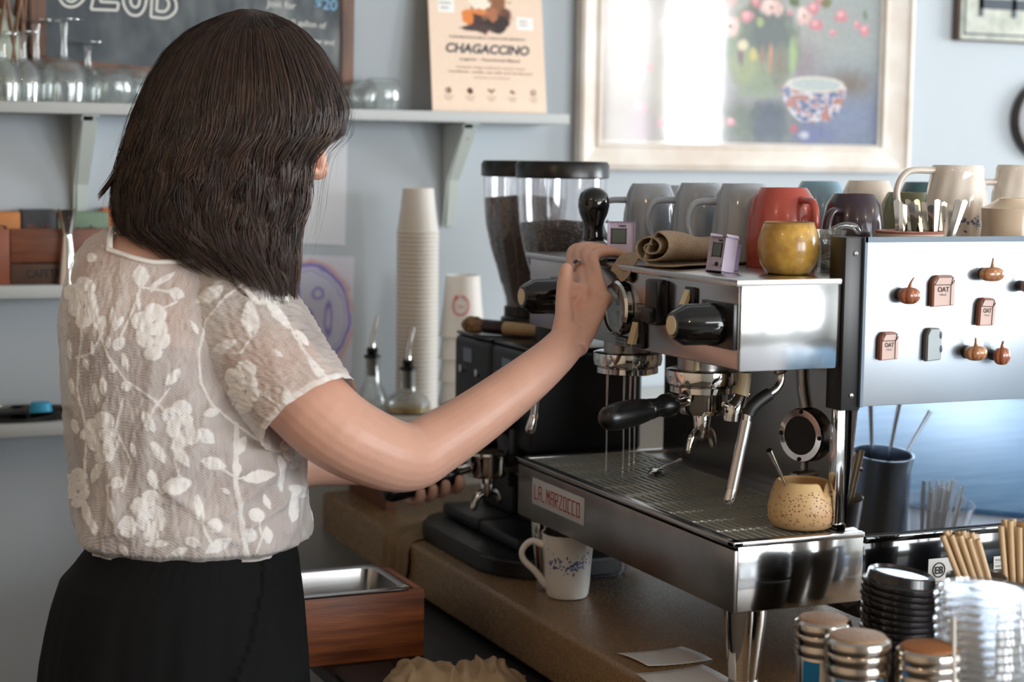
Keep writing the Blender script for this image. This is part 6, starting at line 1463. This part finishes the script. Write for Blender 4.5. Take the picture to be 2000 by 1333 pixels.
def lace_of(V_):
    rel = V_-np.array(CP); Zc = rel@np.array(CF); X = 1000+3509*(rel@np.array(IR))/Zc; Y = 666.5-3509*(rel@np.array(IU))/Zc
    L_ = np.zeros(len(V_)); Hh = np.zeros(len(V_)); jag = (vnoise(X/4, Y/4, 2)-.5)
    for cx, cy, a_, b_, t, kind in SHAPES:
        m_ = (abs(X-cx) < a_+b_+6) & (abs(Y-cy) < a_+b_+6)
        if not m_.any(): continue
        th = math.radians(t); u_ = ((X[m_]-cx)*math.cos(th)+(Y[m_]-cy)*math.sin(th))/a_; v_ = (-(X[m_]-cx)*math.sin(th)+(Y[m_]-cy)*math.cos(th))/b_
        d_ = u_**2+v_**2 if (kind or a_ < 1.25*b_) else np.maximum(np.abs(u_), np.abs(v_)/np.clip(1-u_**2, .02, 1))
        d_ = d_+jag[m_]*.22; k = np.clip((1.05-d_)*4.5, 0, 1); vein = np.exp(-(v_*b_/1.3)**2)*.35*(0 if kind else 1)
        L_[m_] = np.maximum(L_[m_], k); Hh[m_] = np.maximum(Hh[m_]*np.clip(1-k*1.2, 0, 1)*(1 if kind else .6), k*(.55+.45*np.clip(1-d_, 0, 1))-vein*k)
    for S_ in STEM+[s for s, _ in seams()]:
        wd = 2.2 if S_ is not STEM[0] else 5
        for (xa, ya), (xb, yb) in zip(S_, S_[1:]):
            dx, dy = xb-xa, yb-ya; t = np.clip(((X-xa)*dx+(Y-ya)*dy)/(dx*dx+dy*dy), 0, 1); d_ = np.hypot(X-xa-t*dx, Y-ya-t*dy)+jag*1.5
            k = np.clip((wd+1-d_)/1.5, 0, 1)*.85; L_ = np.maximum(L_, k); Hh = np.maximum(Hh, k*.6)
    return L_, Hh, X, Y
def set_attr(o, name, val):
    a_ = o.data.attributes.new(name, 'FLOAT', 'POINT'); a_.data.foreach_set('value', val.astype(np.float32))
def fold(y, ph):
    c_ = np.cos(ph); s_ = np.sin(ph)
    r_ = 1+.010*np.sin(5*ph+y*.012)+.006*np.sin(11*ph-y*.02)
    w_ = np.clip((y-820)/200, 0, 1)
    r_ = r_+w_*(.018*np.sin(7*ph+y*.03)+.012*np.sin(13*ph-y*.018)+.008*np.sin(23*ph+y*.05))
    r_ = r_-.05*np.clip((y-1040)/22, 0, 1)**2
    return r_
def damp_back(v, y): return v
NR, NC = 300, 560; rows = np.linspace(1066, 470, NR)
Gb = torso_grid(rows, NC, .004, fold); Vb = Gb.reshape(-1, 3)
L_, Hh, X, Y = lace_of(Vb); ph = np.tile(np.linspace(0, 2*PI, NC, endpoint=False), NR); rr_ = np.repeat(rows, NC)
front = np.sin(ph) < .12                         # the side seen in the photograph
gen = np.clip((vnoise(ph*9, rr_/26, 4)-.55)*8, 0, 1)*np.clip((vnoise(ph*30, rr_/9, 5)-.2)*5, 0, 1)
L_ = np.where(front, L_, gen); Hh = np.where(front, Hh, gen)
nrm_ = np.outer(np.cos(ph), np.array(CR))+np.outer(np.sin(ph), np.array(FH))
wr = (vnoise(X/7+Y/50, Y/16, 8)-.5)+.6*(vnoise(X/3.2, Y/11, 9)-.5)
# long soft folds running from the shoulder blade to the waist
fl = 0
for (xa, ya), (xb, yb), wd, amp in (((430, 760), (330, 980), 16, .005), ((395, 760), (300, 820), 12, .004), ((300, 700), (270, 1000), 18, .004), ((560, 900), (440, 1010), 11, .006), ((590, 950), (490, 1030), 9, .005), ((200, 800), (230, 1040), 12, .004), ((520, 870), (560, 1040), 12, .005), ((240, 520), (215, 700), 14, .003), ((330, 960), (460, 1060), 10, .004)):
    dx, dy = xb-xa, yb-ya; t = np.clip(((X-xa)*dx+(Y-ya)*dy)/(dx*dx+dy*dy), 0, 1); d_ = np.hypot(X-xa-t*dx, Y-ya-t*dy); fl = fl+amp*np.exp(-(d_/wd)**2)
Vb = Vb+nrm_*(Hh*.0013+wr*.0020+np.where(front, fl, 0))[:, None]
yn = np.interp(X, [150, 205, 213, 222, 255, 300, 370, 440, 452, 470, 520], [380, 405, 440, 489, 500, 511, 507, 503, 510, 528, 560])
keep = (Y > yn) | (~front & (Y > 470))
def lace_mat():
    m = bpy.data.materials.new('sheer_lace'); m.use_nodes = True; nt = m.node_tree; N_ = nt.nodes; Lk = nt.links.new; b = N_['Principled BSDF']; out = N_['Material Output']
    a_ = N_.new('ShaderNodeAttribute'); a_.attribute_name = 'lace'
    mc_ = N_.new('ShaderNodeMix'); mc_.data_type = 'RGBA'; mc_.inputs[6].default_value = (*lin((238, 230, 225)), 1); mc_.inputs[7].default_value = (*lin((252, 249, 246)), 1)
    Lk(a_.outputs['Fac'], mc_.inputs[0]); Lk(mc_.outputs[2], b.inputs['Base Color']); b.inputs['Roughness'].default_value = .75; b.inputs['Sheen Weight'].default_value = .2; b.inputs['Specular IOR Level'].default_value = .2
    tc = N_.new('ShaderNodeTexCoord'); fac = []
    for rot in (0, 1):
        w_ = N_.new('ShaderNodeTexWave'); w_.wave_type = 'BANDS'; w_.bands_direction = 'Z' if rot else 'DIAGONAL'; w_.inputs['Scale'].default_value = 190 if rot else 160; w_.inputs['Distortion'].default_value = 5; w_.inputs['Detail'].default_value = 2; w_.inputs['Detail Scale'].default_value = .35
        Lk(tc.outputs['Object'], w_.inputs['Vector']); fac.append(w_.outputs['Fac'])
    mx = N_.new('ShaderNodeMath'); mx.operation = 'MAXIMUM'; Lk(fac[0], mx.inputs[0]); Lk(fac[1], mx.inputs[1])
    n_ = N_.new('ShaderNodeTexNoise'); n_.inputs['Scale'].default_value = 14; Lk(tc.outputs['Object'], n_.inputs['Vector'])
    mu = N_.new('ShaderNodeMath'); mu.operation = 'MULTIPLY_ADD'; Lk(mx.outputs[0], mu.inputs[0]); mu.inputs[1].default_value = .30
    mr = N_.new('ShaderNodeMapRange'); mr.inputs[1].default_value = .3; mr.inputs[2].default_value = .7; mr.inputs[3].default_value = .24; mr.inputs[4].default_value = .50; Lk(n_.outputs['Fac'], mr.inputs[0]); Lk(mr.outputs[0], mu.inputs[2])
    al = N_.new('ShaderNodeMix'); Lk(a_.outputs['Fac'], al.inputs[0]); Lk(mu.outputs[0], al.inputs[2]); al.inputs[3].default_value = .93
    Lk(al.outputs[0], b.inputs['Alpha'])
    tl_ = N_.new('ShaderNodeBump'); tl_.inputs['Strength'].default_value = .4; tl_.inputs['Distance'].default_value = .001; Lk(mx.outputs[0], tl_.inputs['Height']); Lk(tl_.outputs[0], b.inputs['Normal'])
    return m
lm = lace_mat(); piping = mat('white_piping', (240, 234, 226), .6, bump=.5, bscale=160)
blouse, used = mesh_np('blouse', Vb, grid_faces(NR, NC), lm, wroot, keep); set_attr(blouse, 'lace', L_[used])
# sleeve
A_, B_ = at(404, 530, d=2.425), at(606, 812, d=2.335); NS, NK = 170, 260; ax = (B_-A_).normalized()
s1 = (CR-ax*CR.dot(ax)).normalized(); s2 = ax.cross(s1); t_ = np.linspace(0, 1, NS); ph2 = np.linspace(0, 2*PI, NK, endpoint=False)
T, P2 = np.meshgrid(t_, ph2, indexing='ij'); R0 = np.interp(T, [0, .1, .24, .36, .5, .7, .92, 1], [.03, .058, .0755, .080, .079, .0755, .073, .0715])*(1+.010*np.sin(4*P2+T*5)+.008*np.sin(9*P2-T*9))
Vs = np.array(A_)+T[..., None]*np.array(B_-A_)+R0[..., None]*(np.cos(P2)[..., None]*np.array(s1)+np.sin(P2)[..., None]*np.array(s2)); nr2 = (np.cos(P2)[..., None]*np.array(s1)+np.sin(P2)[..., None]*np.array(s2)).reshape(-1, 3)
Vs = Vs.reshape(-1, 3); Ls, Hs, Xs, Ys = lace_of(Vs); fr2 = (nr2@np.array(FH)) < .15; g2 = np.clip((vnoise(P2.ravel()*4, T.ravel()*6, 6)-.6)*8, 0, 1); Ls = np.where(fr2, Ls, g2); Hs = np.where(fr2, Hs, g2)
hem = np.clip((T.ravel()-.955)*60, 0, 1)*.75; Ls = np.maximum(Ls, hem); ws = (vnoise(Xs/22+Ys/9, Ys/5-Xs/9, 8)-.5)
Vs += nr2*(Hs*.0013+ws*.003+hem*.001)[:, None]
slv, _ = mesh_np('sleeve', Vs, grid_faces(NS, NK), lm, blouse); set_attr(slv, 'lace', Ls)
# far sleeve
A2, B2_ = at(215, 560, d=2.58), at(345, 745, d=2.68); q = NB(); tube(q, [A2, (A2+B2_)/2, B2_], [.068, .072, .070], 40, n=8, cap=False); o_ = obj('sleeve', q, lm, blouse, ang=90); set_attr(o_, 'lace', np.full(len(o_.data.vertices), .35))
# piping and bands laid along the surface
dg = bpy.context.evaluated_depsgraph_get(); trees = []
for o_ in (blouse, slv):
    me = o_.data; v0 = off(o_); trees.append(BVHTree.FromPolygons([tuple(v.co+v0) for v in me.vertices], [tuple(p.vertices) for p in me.polygons]))
def onto(px, py):
    r_ = ray(px, py).normalized(); best = None
    for t in trees:
        h_ = t.ray_cast(CP, r_)
        if h_[0] and (best is None or h_[3] < best[1]): best = (h_[0], h_[3])
    if best is None:
        p = CP+r_*DT; h_ = trees[0].find_nearest(p); return h_[0]
    return best[0]
rel = Vb-np.array(CP); Zc = rel@np.array(CF); XV = 1000+3509*(rel@np.array(IR))/Zc; YV = 666.5-3509*(rel@np.array(IU))/Zc; fidx = np.where(np.sin(ph) < -.02)[0] if len(ph) == len(Vb) else np.arange(len(Vb))
def near_surface(px, py):
    k = fidx[np.argmin((XV[fidx]-px)**2+(YV[fidx]-py)**2)]; return Vector(Vb[k])
def seam(name, pts, r, flat=1.4):
    P_ = [near_surface(*p)-FH*.0015 for p in pts]; q = NB(); tube(q, P_, r, 10, n=5, flat=flat); return obj(name, q, piping, blouse)
seam('neckline_piping', [(221, 447), (215, 465), (214, 490)], .0030); seam('neckline_piping', [(212, 489), (235, 496), (262, 504), (300, 511), (340, 511), (375, 509), (410, 507), (440, 507), (456, 516), (474, 534)], .0036, 1.5)

# ---- hair
yk = [18, 26, 40, 60, 100, 160, 220, 262, 300, 350, 400, 450, 500, 575]
LL = [470, 440, 405, 368, 325, 288, 262, 248, 238, 228, 224, 232, 300, 440]; RR = [492, 530, 562, 592, 628, 662, 681, 678, 640, 628, 622, 612, 600, 584]
BD = [.006, .03, .05, .066, .084, .098, .104, .106, .106, .104, .102, .1, .098, .09]
DH = 2.41
rg_ = np.random.default_rng(5)
NL, NPER, NPt = 760, 13, 20
strV, strT = [], []
def envelope(phi, y, s):
    l_, r_ = np.interp(y, yk, LL), np.interp(y, yk, RR); b_ = np.interp(y, yk, BD); c_ = (l_+r_)/2; hw = (r_-l_)/2
    x = c_+hw*np.cos(phi)*s; d_ = DH+b_*np.sin(phi)*s; return x, d_
def yend(phi, rnd):
    c_ = math.cos(phi); s_ = math.sin(phi)
    if c_ > .90 or (c_ > .76 and -.3 < s_ < .6): return 256+rnd*7-10*(c_ < .86)+(rnd < 0)*-14
    base = np.interp(c_, [-1, -.75, -.5, -.2, .2, .5, .8], [420, 455, 478, 500, 520, 548, 560]) if s_ < 0 else np.interp(c_, [-1, 0, .8], [420, 470, 430])
    return base+rnd*26
IRn, IUn, CFn, CPn = map(np.array, (IR, IU, CF, CP))
def pxpt(x, y, d): return CPn+(CFn+np.outer((x-1000)/3509, IRn)-np.outer((y-666.5)/3509, IUn))*d[:, None]
for l in range(NL):
    phi = rg_.uniform(0, 2*PI) if rg_.random() < .35 else rg_.uniform(-PI-.2, .35); s0 = rg_.uniform(.80, 1.0)**.6; ye = yend(phi, rg_.normal())
    wl = rg_.uniform(70, 210); am = rg_.uniform(1, 8.5)*(1 if rg_.random() < .7 else 1.6); p0 = rg_.uniform(0, 6.28); tint = rg_.uniform(.0, 1); flick = rg_.normal()*.5
    bang = ye < 300
    for k in range(NPER):
        dphi = rg_.normal()*.05; tt = np.linspace(0, 1, NPt); y = 18+rg_.uniform(0, 10)+(ye+rg_.normal()*(6 if bang else 24)-20)*tt**.9
        taper = 1-.55*tt**2; ph_ = phi+dphi*taper*(1+0*tt); s_ = s0+rg_.normal()*.012*taper
        x, d_ = envelope(ph_, y, s_)
        g_ = np.clip((y-120)/220, 0, 1)
        w_ = np.sin(y/wl*2*PI+p0); w2 = np.cos(y/wl*2*PI*.9+p0*1.7)
        x = x+w_*am*g_*(.35 if bang else 1); d_ = d_+w2*am*.0006*g_
        if not bang and math.sin(phi) < .3: x = x+np.clip(tt-.75, 0, 1)*(-60*max(0, -math.cos(phi)-.3)+flick*30)
        if bang: x = x-18*np.clip(tt-.7, 0, 1)
        x = x+rg_.normal()*1.2+np.sin(y/rg_.uniform(18, 60)+rg_.uniform(0, 6))*rg_.uniform(0, 1.6)*g_; strV.append(pxpt(x, y, d_)); strT.append(np.clip(tint+rg_.normal()*.15, 0, 1))
# flyaways
for k in range(170):
    phi = rg_.uniform(-PI-.4, .5); ye = rg_.uniform(120, 540); tt = np.linspace(0, 1, NPt); y = 20+(ye-20)*tt; s_ = 1.0+rg_.uniform(0, .05)+rg_.uniform(0, .12)*tt**3
    x, d_ = envelope(phi+rg_.normal()*.3*tt**2, y, s_); x = x+np.sin(tt*rg_.uniform(3, 9)+phi)*6*tt; strV.append(pxpt(x, y, d_)); strT.append(-1.)
# pointed flick at the left
for k in range(36):
    tt = np.linspace(0, 1, NPt); x = 262-70*tt**1.6+rg_.normal()*2*(1-tt)+rg_.normal()*1.5; y = 250+135*tt+rg_.normal()*4; strV.append(pxpt(x, y, np.full(NPt, DH-.01)+rg_.normal()*.003)); strT.append(.4)
SV = np.array(strV); ST = np.array(strT); n_ = len(SV); fly = ST < 0
tg = np.gradient(SV, axis=1); tg /= np.linalg.norm(tg, axis=2, keepdims=True)+1e-9; a1 = np.cross(tg, CFn); a1 /= np.linalg.norm(a1, axis=2, keepdims=True)+1e-9; a2 = np.cross(tg, a1)
tt = np.linspace(0, 1, NPt); rad = (np.where(fly, .00022, .00082)[:, None]*np.interp(tt, [0, .15, .7, 1], [.8, 1, .85, .12])[None, :])
RV_ = np.stack([SV+rad[..., None]*(a1*math.cos(a_)+a2*math.sin(a_)) for a_ in (0, 2*PI/3, 4*PI/3)], 2)   # n, NPt, 3, 3
idx = np.arange(n_*NPt*3).reshape(n_, NPt, 3); nx_ = np.roll(idx, -1, 2); Fh = np.stack([idx[:, :-1], nx_[:, :-1], nx_[:, 1:], idx[:, 1:]], -1).reshape(-1, 4)
hm = bpy.data.materials.new('brown_hair'); hm.use_nodes = True; nt = hm.node_tree; b = nt.nodes['Principled BSDF']; a_ = nt.nodes.new('ShaderNodeAttribute'); a_.attribute_name = 'tint'
rmp = nt.nodes.new('ShaderNodeValToRGB'); rmp.color_ramp.elements[0].color = (*lin((30, 21, 19)), 1); rmp.color_ramp.elements[1].color = (*lin((82, 60, 49)), 1)
nt.links.new(a_.outputs['Fac'], rmp.inputs[0]); nt.links.new(rmp.outputs[0], b.inputs['Base Color']); b.inputs['Roughness'].default_value = .42; b.inputs['Specular IOR Level'].default_value = .6
hair, _ = mesh_np('hair', RV_, Fh, hm, wroot); set_attr(hair, 'tint', np.repeat(np.clip(ST, 0, 1), NPt*3)); hair['kind'] = 'stuff'
# dark under-layer following the head
rowsH = np.array([22, 30, 44, 64, 100, 160, 220, 262, 300, 350, 400, 430]); ph = np.linspace(0, 2*PI, 60, endpoint=False); Gh = []
for y in rowsH:
    x, d_ = envelope(ph, np.full(60, float(y)), .84 if y > 40 else .7)
    if y > 262:
        x = np.minimum(x, 590); 
    Gh.append(pxpt(x, np.full(60, float(y)), d_))
uh, _ = mesh_np('hair_underlayer', np.array(Gh), grid_faces(len(rowsH), 60), mat('deep_brown', (26, 18, 16), .6), wroot)
